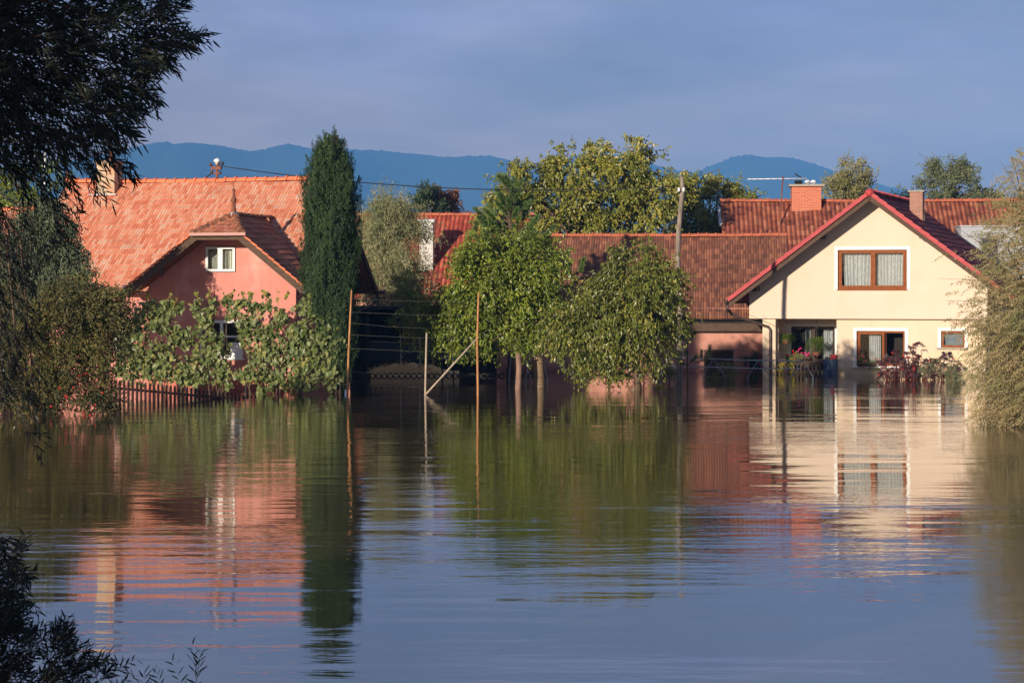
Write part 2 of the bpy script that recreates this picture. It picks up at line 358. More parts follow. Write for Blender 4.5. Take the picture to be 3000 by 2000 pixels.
# ------------------------------------------------------------------ setting: water, ground, hills
def structure(o): o['kind'] = 'structure'; return o
def make_water():
    m, n, b = newmat('flood_water'); l = n.links.new
    t = noise(n, .05, 3, .5, coord='Object'); r = ramp(n, [(.35, (.055, .038, .020)), (.65, (.075, .052, .028))]); l(t.outputs['Fac'], r.inputs[0]); l(r.outputs[0], b.inputs['Base Color'])
    b.inputs['Roughness'].default_value = .015; b.inputs['IOR'].default_value = 2.35; b.inputs['Specular IOR Level'].default_value = .75
    tcx = nd(n, 'ShaderNodeTexCoord')
    def nse(sx, sy, detail, rot=0, rough=.5):
        mp_ = nd(n, 'ShaderNodeMapping'); mp_.inputs['Scale'].default_value = (sx, sy, 1); mp_.inputs['Rotation'].default_value = (0, 0, rot)
        l(tcx.outputs['Object'], mp_.inputs[0])
        q = nd(n, 'ShaderNodeTexNoise'); q.inputs['Scale'].default_value = 1; q.inputs['Detail'].default_value = detail; q.inputs['Roughness'].default_value = rough
        l(mp_.outputs[0], q.inputs['Vector']); return q.outputs['Fac']
    def mul(a, k):
        x = nd(n, 'ShaderNodeMath', operation='MULTIPLY'); l(a, x.inputs[0])
        if isinstance(k, float): x.inputs[1].default_value = k
        else: l(k, x.inputs[1])
        return x.outputs[0]
    def add(a, c):
        x = nd(n, 'ShaderNodeMath', operation='ADD'); l(a, x.inputs[0]); l(c, x.inputs[1]); return x.outputs[0]
    patch = nd(n, 'ShaderNodeMapRange'); patch.inputs['From Min'].default_value = .40; patch.inputs['From Max'].default_value = .68
    patch.inputs['To Min'].default_value = .10; patch.inputs['To Max'].default_value = 1.7; l(nse(.05, .13, 2, .1), patch.inputs['Value'])
    A = mul(nse(.21, .74, 2, .16), WATER[0])
    B = mul(mul(nse(.80, 2.1, 3, -.13), patch.outputs[0]), WATER[1])
    C = mul(mul(nse(2.0, 5.4, 3, .10, .6), patch.outputs[0]), WATER[2])
    D = mul(nse(7.0, 13.0, 2, -.1, .6), WATER[3])
    bp = nd(n, 'ShaderNodeBump'); bp.inputs['Distance'].default_value = 1.0; bp.inputs['Strength'].default_value = 1
    l(add(add(A, B), add(C, D)), bp.inputs['Height']); l(bp.outputs[0], b.inputs['Normal'])
    mb = MB(); mb.quad((-4200, -60, 0), (4200, -60, 0), (4200, 5600, 0), (-4200, 5600, 0))
    return structure(mb.build('water', m))
WATER = (.0150, .0088, .0028, .0005)
make_water()
gm = surf('mud', (.10, .08, .05), (.07, .055, .035), .5, .95)
mb = MB(); mb.quad((-4300, -70, -2.2), (4300, -70, -2.2), (4300, 6500, -2.2), (-4300, 6500, -2.2)); structure(mb.build('ground', gm))

PROF = [(-1600, 505), (-700, 480), (-300, 500), (0, 492), (150, 480), (300, 459), (363, 446), (421, 427), (485, 418), (520, 427), (529, 429), (561, 422), (600, 424), (638, 428), (740, 445), (797, 434), (848, 421), (893, 436), (930, 441), (1046, 441), (1148, 444), (1224, 453), (1314, 462), (1390, 459), (1441, 459), (1492, 472), (1556, 482), (1645, 472), (1709, 452), (1747, 444), (1811, 459), (1875, 474), (1939, 491), (1990, 504), (2040, 505), (2066, 493), (2105, 478), (2156, 459), (2194, 455), (2235, 463), (2296, 461), (2360, 474), (2411, 491), (2462, 508), (2540, 535), (2640, 560), (2800, 575), (3100, 590), (3700, 560), (4600, 600)]
def make_hills():
    D = 6000.0; nx, ny = 900, 46
    px = np.linspace(-1600, 4600, nx); pr = np.interp(px, [a for a, _ in PROF], [b for _, b in PROF])
    k = np.ones(5) / 5; pr = np.convolve(np.pad(pr, 2, mode='edge'), k, 'valid')
    hz = CH + (H - pr) / F * D
    X = (px - 1500) / F * D; ty = np.linspace(0, 1, ny); Yv = 5300 + ty * 1150
    s_ = np.sin(np.minimum(1, ty / .61) * math.pi / 2) ** 1.1 * np.where(ty > .61, 1 - ((ty - .61) / .39) ** 2 * .5, 1)
    r2 = np.random.default_rng(3)
    Z = np.outer(s_, hz)
    # spurs and gullies down the flank
    for _ in range(28):
        w = 10 ** r2.uniform(-2.5, -1.9); ph = r2.uniform(0, 6.3); a = r2.uniform(6, 20)
        Z += np.sin(X[None, :] * w * 2 * math.pi * .25 + ph + ty[:, None] * 3) * a * (np.sin(np.minimum(1, ty / .61) * math.pi)[:, None] ** 2) * .5
    Z += r2.normal(0, 1.3, Z.shape) * (s_[:, None] > .2)
    Z = np.maximum(Z, -2.3); 
    V = np.stack([np.tile(X, (ny, 1)), np.tile(Yv[:, None], (1, nx)), Z], -1).reshape(-1, 3)
    i = np.arange(ny - 1)[:, None] * nx + np.arange(nx - 1)[None, :]; i = i.ravel()
    Fc = np.stack([i, i + 1, i + nx + 1, i + nx], -1)
    m = surf('forest_slopes', (.030, .042, .022), (.016, .026, .014), .012, .95, 6, .03)
    return structure(raw_mesh('hills', V, Fc, [4] * len(Fc), m, smooth=True))
make_hills()
def make_haze():
    m = bpy.data.materials.new('air'); m.use_nodes = True; n = m.node_tree; n.nodes.clear()
    o = nd(n, 'ShaderNodeOutputMaterial'); v = nd(n, 'ShaderNodeVolumePrincipled')
    v.inputs['Color'].default_value = (*HAZE_C, 1); v.inputs['Density'].default_value = HAZE_D; v.inputs['Anisotropy'].default_value = -0.3
    n.links.new(v.outputs[0], o.inputs['Volume'])
    mb = MB(); mb.box(-4400, 4400, -80, 6560, -3.2, 440); h = mb.build('haze', m); h['kind'] = 'stuff'
HAZE_C = (.135, .41, .95); HAZE_D = 1.65e-4

# ------------------------------------------------------------------ building helpers
def roof_plane(mb, o, ad, bd, Lf, Rf, B, course, lift=.03, seg=.7, wob=.008, thick=.07, seed=1, uoff=0.0):
    """stepped courses of tiles. o: eave corner, ad along eave, bd up the slope; Lf(b),Rf(b): side limits"""
    o = Vector(o); ad = Vector(ad).normalized(); bd = Vector(bd).normalized(); nn = ad.cross(bd).normalized()
    if nn.z < 0: nn = -nn
    r = random.Random(seed); nrow = int(math.ceil(B / course))
    ph = [r.uniform(0, 6.3) for _ in range(4)]
    def sag(a, b): return wob * (1.6 * math.sin(a * .9 + ph[0] + b * .4) + math.sin(a * 2.3 + ph[1] - b) + .6 * math.sin(a * 5.1 + ph[2] + b * 3))
    for i in range(nrow):
        b0 = i * course; b1 = min(B, b0 + course)
        L0, R0, L1, R1 = Lf(b0), Rf(b0), Lf(b1), Rf(b1)
        if R0 - L0 < .02: continue
        if R1 < L1: R1 = L1 = (L1 + R1) / 2
        ns = max(1, int((R0 - L0) / seg)); jit = [r.uniform(-.012, .012) for _ in range(ns + 1)]
        for k in range(ns):
            t0, t1 = k / ns, (k + 1) / ns
            a00 = L0 + (R0 - L0) * t0; a01 = L0 + (R0 - L0) * t1; a10 = L1 + (R1 - L1) * t0; a11 = L1 + (R1 - L1) * t1
            def pt(a, b, h): return o + ad * a + bd * b + nn * (h + sag(a, b))
            p0 = pt(a00, b0 + jit[k], lift); p1 = pt(a01, b0 + jit[k + 1], lift); p2 = pt(a11, b1 + .02, 0.004); p3 = pt(a10, b1 + .02, 0.004)
            q0 = pt(a00, b0 + jit[k], -.004 if i else -thick); q1 = pt(a01, b0 + jit[k + 1], -.004 if i else -thick)
            e = 1e-3
            mb.quad(p0, p1, p2, p3, [(a00 + uoff, b0 + e), (a01 + uoff, b0 + e), (a11 + uoff, b1 - e), (a10 + uoff, b1 - e)])
            mb.quad(q0, q1, p1, p0, [(a00 + uoff, b0 + e), (a01 + uoff, b0 + e), (a01 + uoff, b0 + e), (a00 + uoff, b0 + e)])
    # underside
    c = [o + ad * Lf(0) - nn * thick, o + ad * Rf(0) - nn * thick, o + ad * Rf(B) + bd * B - nn * thick, o + ad * Lf(B) + bd * B - nn * thick]
    mb.quad(*c)
    for a, b in ((0, 3), (1, 2)):
        mb.quad(c[a], c[a] + nn * (thick + .03), c[b] + nn * (thick + .01), c[b])
def ridge_tiles(mb, p0, p1, r=.12, pitch=.36, n=7, sag=0.0, full=False):
    p0 = Vector(p0); p1 = Vector(p1); d = p1 - p0; Ln = d.length; k = max(1, round(Ln / pitch)); d.normalize()
    sd_ = d.cross(Vector((0, 0, 1))).normalized(); up = sd_.cross(d)
    def pos(t): return p0 + d * (Ln * t) - Vector((0, 0, sag * math.sin(math.pi * t)))
    for i in range(k):
        a, b = pos(i / k), pos((i + 1) / k + .04 / Ln); j = random.uniform(-.01, .01)
        rings = []
        for p, rr in ((a, r * 1.28), (a + d * .06, r * 1.28), (a + d * .061, r), (b, r * .98)):
            rings.append([p + sd_ * (rr * math.cos(math.pi * q / (n - 1))) + up * (rr * math.sin(math.pi * q / (n - 1)) - r * .45 + j) for q in range(n)])
        vs = [v for g in rings for v in g]; fs = []
        for g in range(3):
            for q in range(n - 1): fs.append((g * n + q, g * n + q + 1, (g + 1) * n + q + 1, (g + 1) * n + q))
        fs.append(tuple(range(n)))
        mb.add(vs, fs)
def frame_bars(mb, u0, u1, z0, z1, w, v0, v1):
    mb.box(u0, u1, v0, v1, z1 - w, z1); mb.box(u0, u1, v0, v1, z0, z0 + w)
    mb.box(u0, u0 + w, v0 + .001, v1 - .001, z0 + w, z1 - w); mb.box(u1 - w, u1, v0 + .001, v1 - .001, z0 + w, z1 - w)
def curtain(parent, u0, u1, z0, z1, v, mat, amp=.03, waves=9, seed=0, label=None, taper=0):
    r = random.Random(seed); mb = MB(); n = 90; ph = [r.uniform(0, 6.3) for _ in range(3)]
    def vv(t): return v + amp * (math.sin(t * waves * 6.283 + ph[0] + 1.2 * math.sin(t * 9 + ph[1])) + .4 * math.sin(t * waves * 15 + ph[2]))
    vs = []
    for i in range(n + 1):
        t = i / n; u = u0 + (u1 - u0) * t
        vs += [(u, vv(t), z0), (u + taper * (t - .5), vv(t), z1)]
    mb.add(vs, [(2 * i, 2 * i + 2, 2 * i + 3, 2 * i + 1) for i in range(n)])
    o = mb.build('curtain', mat, parent, smooth=True)
    if label: o['label'] = label
    return o
def pane(parent, u0, u1, z0, z1, v, name='pane'):
    mb = MB(); mb.box(u0, u1, v, v + .006, z0, z1); return mb.build(name, M['glass'], parent)
def one(name, mat, parent, fn, smooth=False, label=None):
    mb = MB(); fn(mb); o = mb.build(name, mat, parent, smooth)
    if label: o['label'] = label
    return o

# ------------------------------------------------------------------ pink house
def pink_house():
    fr = Frame(650, 76.8, 17); R = root('pink_house', 'pink rendered house with bright orange tiled roof and a half hipped gable behind the vines', 'house', fr.O, -fr.th)
    L_ = fr.loc
    # wing cross-section at the overhang plane
    vo = -1.1
    eL = L_(352, 858, vo); hL = L_(569, 683, vo); hR = L_(704, 683, vo); eR = L_(888, 838, vo)
    kL = (hL.z - eL.z) / (hL.x - eL.x); kR = (hR.z - eR.z) / (eR.x - hR.x)
    # meet
    ur = (eR.z + kR * eR.x - eL.z + kL * eL.x) / (kL + kR); zr = eL.z + kL * (ur - eL.x)
    zh = hL.z
    vw = 0.0; VR = 4.9                      # main ridge depth
    zme = 3.22; vme = .30                   # main eave
    zmr = L_(600, 531, VR).z
    uML = L_(197, 530, VR).x; uMR = L_(990, 522, VR).x
    zb = -1.8
    # ---- wing wall
    uwl, uwr = fr.u(435), fr.u(867)
    zk = zr - (0.0) - .16
    def zl(u): return eL.z + kL * (u - eL.x) - .10
    def zrr(u): return eR.z + kR * (eR.x - u) - .10
    a = (zh - .14 - eL.z + .10) / kL + eL.x; b = eR.x - (zh - .14 - eR.z + .10) / kR
    out_ = [(uwl, zb), (uwr, zb), (uwr, zrr(uwr)), (b, zh - .14), (a, zh - .14), (uwl, zl(uwl))]
    w1 = (L_(600, 798).x, L_(691, 798).x, L_(650, 798).z, L_(650, 720).z)
    w2 = (L_(587, 1050).x, L_(712, 1050).x, L_(650, 1048).z, L_(650, 938).z)
    mb = wall_poly(out_, [rect(*w1), rect(*w2)], 0, .3)
    mb.box(uwl, uwl + .3, .3, 3.2, zb, zl(uwl) - .02); mb.box(uwr - .3, uwr, .3, 3.2, zb, zrr(uwr) - .02)
    # ---- main body walls
    VB = 2 * VR - vme - .7; vmw = 1.0; vbw = VB - 1.5
    zt = zme + .55
    uL, uR = uML + .6, uMR - .8
    slope = (zmr - zme) / (VR - vme)
    ws = (fr.u(337, vmw), fr.u(384, vmw), fr.z(360, 1030, vmw), fr.z(360, 966, vmw))
    hole = [rect(*ws)]
    mb2 = wall_poly(rect(uL, uwl + .02, zb, zt), hole, vmw, .3); mb.v and None
    mb.add(mb2.v, mb2.f); mb.box(uwr - .02, uR, vmw, vmw + .3, zb, zt)
    mb.box(uL, uR, vbw - .3, vbw, zb, zt)
    for u0 in (uL + .003, uR - .3 - .003):
        mb.add(*_gable(u0, .3, vmw + .3, vbw - .3, zb, zt, VR, zmr - .2, slope))
    wall = mb.build('wall', M['pinkwall'], R)
    one('plinth', surf('painted_plinth', (.50, .16, .11), (.42, .12, .085), 3, .8), R, lambda m: m.box(uwl - .03, uwr + .03, -.035, .0 - .002, zb, .32))
    # ---- main roof
    slp = math.hypot(VR - vme, zmr - zme); bd = (0, (VR - vme) / slp, (zmr - zme) / slp)
    mb = MB()
    roof_plane(mb, (uML, vme, zme), (1, 0, 0), bd, lambda b: 0, lambda b: uMR - uML, slp, .27, wob=.016, seed=3)
    slb = math.hypot(VB - VR, zmr - zme); roof_plane(mb, (uML, VB, zme), (1, 0, 0), (0, -(VB - VR) / slb, (zmr - zme) / slb), lambda b: 0, lambda b: uMR - uML, slb, .27, wob=.01, seed=4)
    roof = mb.build('roof', M['tile_pink'], R)
    one('ridge', M['tile_ridge'], roof, lambda m: ridge_tiles(m, (uML, VR, zmr + .08), (uMR, VR, zmr + .08 ), .13, .37, sag=.05))
    for u in (uML + .02, uMR - .02):
        one('verge_board', M['darkwood'], roof, lambda m: (m.beam((u, vme, zme - .12), (u, VR, zmr - .12), .05, .2), m.beam((u, VB, zme - .12), (u, VR, zmr - .12), .05, .2)))
    one('soffit', M['darkwood'], roof, lambda m: (m.box(uML + .05, uMR - .05, vme + .08, vmw, zme - .12, zme - .09), m.box(uML + .05, uMR - .05, vbw, VB - .08, zme - .12, zme - .09)))
    one('gutter', M['gutter'], R, lambda m: m.tube([(uwr + .7, vme - .07, zme - .09), (uMR, vme - .07, zme - .09)], .06), True)
    # back eave gutter with its downpipe, seen past the cypress
    one('gutter', M['gutter'], R, lambda m: m.tube([(uMR - 1.5, VB + .07, zme - .09), (uMR + .25, VB + .07, zme - .09)], .06), True)
    one('downpipe', M['gutter'], R, lambda m: m.tube([(uMR - .05, VB + .07, zme - .12), (uMR - .05, VB + .05, zme - .45), (uR + .08, vbw - .02, zme - 1.0), (uR + .08, vbw - .02, -1.5)], .045), True)
    # ---- wing roof (two slopes and the half hip)
    wr = MB()
    Lw = 3.4; run = ur - eL.x
    sL = math.hypot(run, zr - eL.z); bdl = Vector((run / sL, 0, (zr - eL.z) / sL))
    cut = (zh - eL.z) / (zr - eL.z) * sL; hipd = 1.25
    roof_plane(wr, (eL.x, vo, eL.z), (0, 1, 0), bdl, lambda b: 0 if b <= cut else hipd * (b - cut) / (sL - cut), lambda b: .9 + 3.0 * (b / sL), sL, .27, wob=.014, seed=5)
    runR = eR.x - ur; sR = math.hypot(runR, zr - eR.z); bdr = Vector((-runR / sR, 0, (zr - eR.z) / sR)); cutR = (zh - eR.z) / (zr - eR.z) * sR
    roof_plane(wr, (eR.x, vo, eR.z), (0, 1, 0), bdr, lambda b: 0 if b <= cutR else hipd * (b - cutR) / (sR - cutR), lambda b: .9 + 3.0 * (b / sR), sR, .27, wob=.02, seed=6)
    hw = hR.x - hL.x; sh = math.hypot(hipd, zr - zh); um = (ur - hL.x)
    roof_plane(wr, (hL.x, vo - .08, zh - .03), (1, 0, 0), (0, hipd / sh, (zr - zh) / sh), lambda b: um * b / sh, lambda b: hw - (hw - um) * b / sh, sh, .27, wob=.008, seed=7)
    wing = wr.build('roof', M['tile_wing'], R); wing['label'] = 'weathered brown tiled wing roof with a half hip'
    def hips(m):
        top = Vector((ur, vo + hipd, zr + .05))
        ridge_tiles(m, (hL.x - .06, vo - .05, zh + .02), top, .12, .36); ridge_tiles(m, (hR.x + .06, vo - .05, zh + .02), top, .12, .36)
    one('hip_ridge', M['tile_ridge_old'], wing, hips)
    one('ridge', M['tile_ridge_old'], wing, lambda m: ridge_tiles(m, (ur, vo + hipd + .1, zr + .04), (ur, 3.2, zr + .04), .1, .36))
    # edge tiles on both rakes, staggered
    for (e, h, n_) in ((eL, hL, 14), (eR, hR, 11)):
        one('edge_tiles', M['tile_ridge'], wing, lambda m: [m.beam(e.lerp(h, i / n_) + Vector((0, -.02, .05)), e.lerp(h, (i + 1) / n_) + Vector((0, -.02, .02)), .1, .05) for i in range(n_)])
    bl = [('barge_board', eL, hL), ('barge_board', eR, hR)]
    for nm, e, h in bl:
        one(nm, M['oldwood'], wing, lambda m: m.beam(e + Vector((0, .03, -.14)), h + Vector((0, .03, -.14)), .05, .22))
    one('fascia', M['oldwood'], wing, lambda m: m.box(hL.x - .02, hR.x + .02, vo + .02, vo + .07, zh - .22, zh - .06))
    one('gutter', M['gutterpink'], wing, lambda m: (m.box(hL.x - .10, hR.x + .24, vo - .17, vo - .05, zh - .085, zh + .005)))
    for px, py in ((836, 800), (478, 800)):
        p = L_(px, py, -.8)
        one('bracket', M['oldwood'], wing, lambda m: m.prism([(p.x - .07, p.z + .2), (p.x + .07, p.z + .2), (p.x + .08, p.z), (p.x + .02, p.z - .13), (p.x - .05, p.z)], vo + .06, vo + .2))
    # finial
    top = Vector((ur, vo + hipd, zr))
    fin = one('finial', M['rust'], wing, lambda m: m.lathe(top, [(.05, .06), (.085, .08), (.08, .12), (.06, .38), (.08, .43), (.10, .49), (.08, .55), (.045, .59), (.035, .76), (.06, .80), (.035, .85), (.015, .88), (.008, 1.05)], 12), True)
    one('flashing', M['zinc'], fin, lambda m: m.lathe(top, [(.2, .0), (.15, .05), (.08, .10), (.05, .12)], 16), True)
    # ---- attic window
    u0, u1, z0, z1 = w1
    f = one('window', M['whitepaint'], R, lambda m: (frame_bars(m, u0 + .03, (u0 + u1) / 2 - .004, z0 + .03, z1 - .03, .075, -.02, .05), frame_bars(m, (u0 + u1) / 2 + .004, u1 - .03, z0 + .03, z1 - .03, .075, -.02, .05)), label='small white two sash window in the gable')
    um_ = (u0 + u1) / 2
    p_ = MB()  # left pane with a hole broken out of it
    A = rect(u0 + .1, um_ - .075, z0 + .1, z1 - .1); w_, h_ = um_ - u0, z1 - z0
    hx = lambda s, t: (u0 + w_ * s, z0 + h_ * t)
    hole_ = [hx(.36, .72), hx(.46, .78), hx(.66, .64), hx(.52, .48), hx(.44, .52)]
    q = wall_poly(A, [hole_], .02, .005); g = q.build('pane', M['glass'], f); g['label'] = 'broken glass pane'
    pane(f, um_ + .075, u1 - .1, z0 + .1, z1 - .1, .02)
    curtain(f, u0 + .38, um_ - .05, z0 + .08, z1 - .16, .13, M['curtain2'], .015, 2, 1); curtain(f, um_ + .05, um_ + .15, z0 + .08, z1 - .16, .13, M['curtain2'], .015, 1, 2); curtain(f, um_ + .26, u1 - .05, z0 + .08, z1 - .16, .13, M['curtain2'], .015, 2, 3)
    one('blind_or_room_dark', surf('grey_blind', (.36, .34, .31), (.28, .26, .24), 4, .9), f, lambda m: m.box(u0 + .04, u1 - .04, .2, .21, z0 + .02, z1 - .02))
    one('recess', M['rust'], f, lambda m: frame_bars(m, u0 - .002, u1 + .002, z0 - .002, z1 + .002, .028, .04, .1))
    # ---- ground floor window
    u0, u1, z0, z1 = w2; um_ = (u0 + u1) / 2
    f = one('window', M['whitepaint'], R, lambda m: (frame_bars(m, u0, u1, z0, z1, .09, -.03, .08), m.box(um_ - .05, um_ + .05, -.02, .07, z0 + .09, z1 - .09), m.box(u0 + .09, u1 - .09, -.015, .06, z1 - .55, z1 - .49), m.box(um_ + .3, u1 - .09, -.015, .06, z0 + .09, z0 + .5)), label='white framed ground floor window behind the vines')
    pane(f, u0 + .09, um_ - .05, z0 + .09, z1 - .09, .03); pane(f, um_ + .05, u1 - .09, z0 + .09, z1 - .09, .03)
    one('sill', M['whitepaint'], f, lambda m: m.box(u0 - .08, u1 + .08, -.12, .0 - .002, z0 - .06, z0))
    one('blind_or_room_dark', M['unlit_room'], f, lambda m: m.box(u0 + .02, u1 - .02, .2, .21, z0 + .02, z1 - .02))  # dark sheet behind the panes, the room's shade put into its colour
    u0, u1, z0, z1 = ws
    f = one('window', M['whitepaint'], R, lambda m: (frame_bars(m, u0, u1, z0, z1, .07, vmw - .02, vmw + .08)), label='white framed side window left of the gable wing')
    pane(f, u0 + .07, u1 - .07, z0 + .07, z1 - .07, vmw + .03)
    one('blind_or_room_dark', M['unlit_room'], f, lambda m: m.box(u0 + .02, u1 - .02, vmw + .2, vmw + .21, z0 + .02, z1 - .02))  # dark sheet painted as the shaded room behind the side window
    # ---- chimney, behind the willow
    c0 = L_(283, 540, VR - .55); c1 = L_(335, 540, VR - .55); zt_ = L_(310, 470, VR - .55).z
    ch = one('chimney', M['chim'], R, lambda m: m.box(c0.x, c1.x, VR - .55, VR + .1, zmr - .8, zt_ - .12))
    one('cap', M['chim'], ch, lambda m: m.box(c0.x - .05, c1.x + .05, VR - .6, VR + .15, zt_ - .12, zt_))
    pp = (c0.x + c1.x) / 2 + .06
    one('flue', M['terra'], ch, lambda m: m.tube([(pp, VR - .25, zt_), (pp, VR - .25, L_(311, 425, VR - .25).z)], .055), True)
    one('flashing', M['zinc'], ch, lambda m: m.beam((c0.x - .25, VR - .62, zmr - .44), (c1.x + .1, VR - .62, zmr - .44), .06, .04))
    vpp = L_(190, 533, VR); one('vent_pipe', M['rust'], R, lambda m: m.tube([(vpp.x, VR + .2, zmr - .2), (vpp.x, VR + .2, L_(190, 497, VR + .2).z)], .05), True)
    # ---- round dish at the wing's left eave
    d = L_(372, 848, .1); one('satellite_dish', M['bluegrey'], R, lambda m: m.tube([d + Vector((-.05, -.05, 0)), d + Vector((.03, .1, 0))], [.17, .12], 16), True)
    # ---- iron service mast with insulators
    mt = L_(636, 524, VR + .12); mtop = L_(636, 478, VR + .12).z
    ms = one('mast', M['rust'], R, lambda m: m.tube([(mt.x, VR + .12, zmr - .3), (mt.x, VR + .12, mtop)], .048), True)
    one('cap', M['ceramic'], ms, lambda m: m.lathe((mt.x, VR + .12, mtop - .05), [(.05, 0), (.07, .08), (.13, .11), (.10, .17), (.03, .22)], 12), True)
    one('crossarm', M['rust'], ms, lambda m: (m.box(mt.x - .2, mt.x + .16, VR + .06, VR + .18, mtop - .22, mtop - .12), m.box(mt.x - .15, mt.x + .14, VR + .07, VR + .17, mtop - .37, mtop - .32), m.box(mt.x - .2, mt.x - .16, VR + .07, VR + .12, mtop - .34, mtop - .04)))
    for dx, dz in ((-.22, -.05), (.09, -.04), (-.17, -.33), (.14, -.34), (.23, -.03)):
        one('insulator', M['gutter'] if dx < .2 else M['cable'], ms, lambda m: m.lathe((mt.x + dx, VR + .06, mtop + dz - .05), [(.03, 0), (.055, .02), (.045, .06), (.055, .08), (.02, .12)], 10), True)
    p1 = fr.to_world((mt.x + .12, VR + .05, mtop - .1)); p0 = fr.to_world((mt.x - .16, VR + .05, mtop - .34)); e0 = fr.to_world((L_(545, 527, VR).x, VR + .6, zmr + .02))
    return p0, p1, e0
def _gable(u, t, v0, v1, zb, zt, vr, zr, slope):
    n = [(v0, zb), (v1, zb), (v1, zt), (vr, zr), (v0, zt)]
    vs = [(u, a, b) for a, b in n] + [(u + t, a, b) for a, b in n]
    return vs, [(0, 1, 2, 3, 4), (9, 8, 7, 6, 5)] + [(i, (i + 1) % 5, (i + 1) % 5 + 5, i + 5) for i in range(5)]
MAST = pink_house()

# ------------------------------------------------------------------ yellow house
def yellow_house():
    fr = Frame(2547, 90, 18); R = root('yellow_house', 'cream yellow house with crimson roof edges and a flooded corner porch', 'house', fr.O, -fr.th); L_ = fr.loc
    vo = -1.0; tL = L_(2133, 880, vo); A = L_(2547, 566, vo); k = (A.z - tL.z) / (A.x - tL.x); tR = Vector((A.x + (A.x - tL.x) * 1.0, vo, tL.z))
    uL, uR = fr.u(2195), fr.u(2893); zs = L_(2547, 934).z; zb = -1.6; VB = 9.2; zec = lambda u: A.z - k * abs(u - A.x) - .10
    wa = (L_(2454, 800).x, L_(2657, 800).x, L_(2550, 848).z, L_(2550, 731.5).z)
    mb = wall_poly([(uL, zs), (uR, zs), (uR, zec(uR)), (A.x, zec(A.x)), (uL, zec(uL))], [rect(*wa)], 0, .3)
    mb.box(uL, uL + .3, .3, VB - .3, zs + .2, zec(uL)); mb.box(uR - .3, uR, .3, VB - .3, zs + .2, zec(uR))
    mb.add(*[x for x in (lambda p: ([(a, VB - .3, b) for a, b in p] + [(a, VB, b) for a, b in p], [(0, 1, 2, 3, 4), (9, 8, 7, 6, 5)] + [(i, (i + 1) % 5, (i + 1) % 5 + 5, i + 5) for i in range(5)]))([(uL, zb), (uR, zb), (uR, zec(uR)), (A.x, zec(A.x)), (uL, zec(uL))])])
    mb.build('wall', M['cream'], R)
    one('floor_slab', M['cream2'], R, lambda m: m.box(uL + .002, uR - .002, .3, VB - .3, zs + .002, zs + .2))
    # ground floor front, set back
    vg = .22; vp = 1.8
    ug = L_(2451, 1000, vg).x
    w2 = (L_(2509, 1000, vg).x, L_(2651, 1000, vg).x, L_(2580, 1072, vg).z, L_(2580, 969, vg).z)
    w3 = (L_(2757, 1000, vg).x, L_(2826, 1000, vg).x, L_(2790, 1018, vg).z, L_(2790, 969, vg).z)
    mb = wall_poly(rect(ug, uR - .1, zb, zs), [rect(*w2), rect(*w3)], vg, .3)
    wp = (L_(2317, 1000, vp).x, L_(2446, 1000, vp).x, L_(2380, 1085, vp).z, L_(2380, 957, vp).z)
    upl = L_(2242, 1000, vp).x
    m2 = wall_poly(rect(upl, ug + .3, zb, zs), [rect(*wp)], vp, .3); mb.add(m2.v, m2.f)
    mb.box(ug, ug + .3, vg + .3, vp, zb, zs); mb.box(upl, upl + .3, vp + .3, VB - .3, zb, zs); mb.box(uR - .4, uR - .1, vg + .3, VB - .3, zb, zs)
    mb.build('wall', M['cream2'], R)['label'] = 'ground floor wall set back under the upper storey'
    pl, pr = fr.u(2234, .12), fr.u(2272, .12)
    one('pillar', M['cream2'], R, lambda m: m.box(pl, pr, .12, .62, zb, zs - .002))
    # roof
    rf = MB(); run = A.x - tL.x; sl_ = math.hypot(run, A.z - tL.z); bl_ = Vector((run / sl_, 0, (A.z - tL.z) / sl_)); br_ = Vector((-bl_.x, 0, bl_.z)); D_ = VB + .6 - vo
    roof_plane(rf, tL, (0, 1, 0), bl_, lambda b: 0, lambda b: D_, sl_, .34, lift=.035, seed=11)
    roof_plane(rf, tR, (0, 1, 0), br_, lambda b: 0, lambda b: D_, sl_, .34, lift=.035, wob=.012, seed=12)
    roof = rf.build('roof', M['tile_yellow'], R)
    one('ridge', M['verge_red'], roof, lambda m: ridge_tiles(m, A + Vector((0, -.02, .06)), A + Vector((0, D_, .06)), .13, .36))
    def verge(m, e):
        n_ = 17; nn = Vector((0, 0, 1))
        for i in range(n_):
            a_ = e.lerp(A, i / n_); b_ = e.lerp(A, (i + 1.06) / n_)
            m.beam(a_ + Vector((0, -.01, .035)), b_ + Vector((0, -.01, .01)), .12, .155, w1=.10, h1=.13)
    for e in (tL, tR): one('verge_tiles', M['verge_red'], roof, lambda m: verge(m, e))
    one('apex_cap', M['verge_red'], roof, lambda m: m.tube([A + Vector((0, -.1, .02)), A + Vector((0, .1, .02))], [.14, .16], 12), True)
    for e in (tL, tR):
        one('barge_board', M['oldwood'], roof, lambda m: m.beam(e + Vector((0, .06, -.15)), A + Vector((0, .06, -.15)), .04, .2))
        one('soffit', M['darkwood'], roof, lambda m: m.beam(e + Vector((0, .45, -.13)), A + Vector((0, .45, -.13)), .7, .02, up=(0, 0, 1)))
    for px, py in ((2409, 693), (2703, 692), (2214, 846)):
        p = L_(px, py, -.3); one('purlin_end', M['darkwood'], roof, lambda m: m.box(p.x - .09, p.x + .09, -.55, 0.0, p.z - .09, p.z + .09))
    one('gutter', M['gutter'], roof, lambda m: m.tube([tL + Vector((-.07, -.12, -.06)), tL + Vector((-.07, D_, -.06))], .07), True)
    d0 = tL + Vector((-.05, .1, -.12)); d1 = L_(2143, 920, -.6); d1.y = -.6
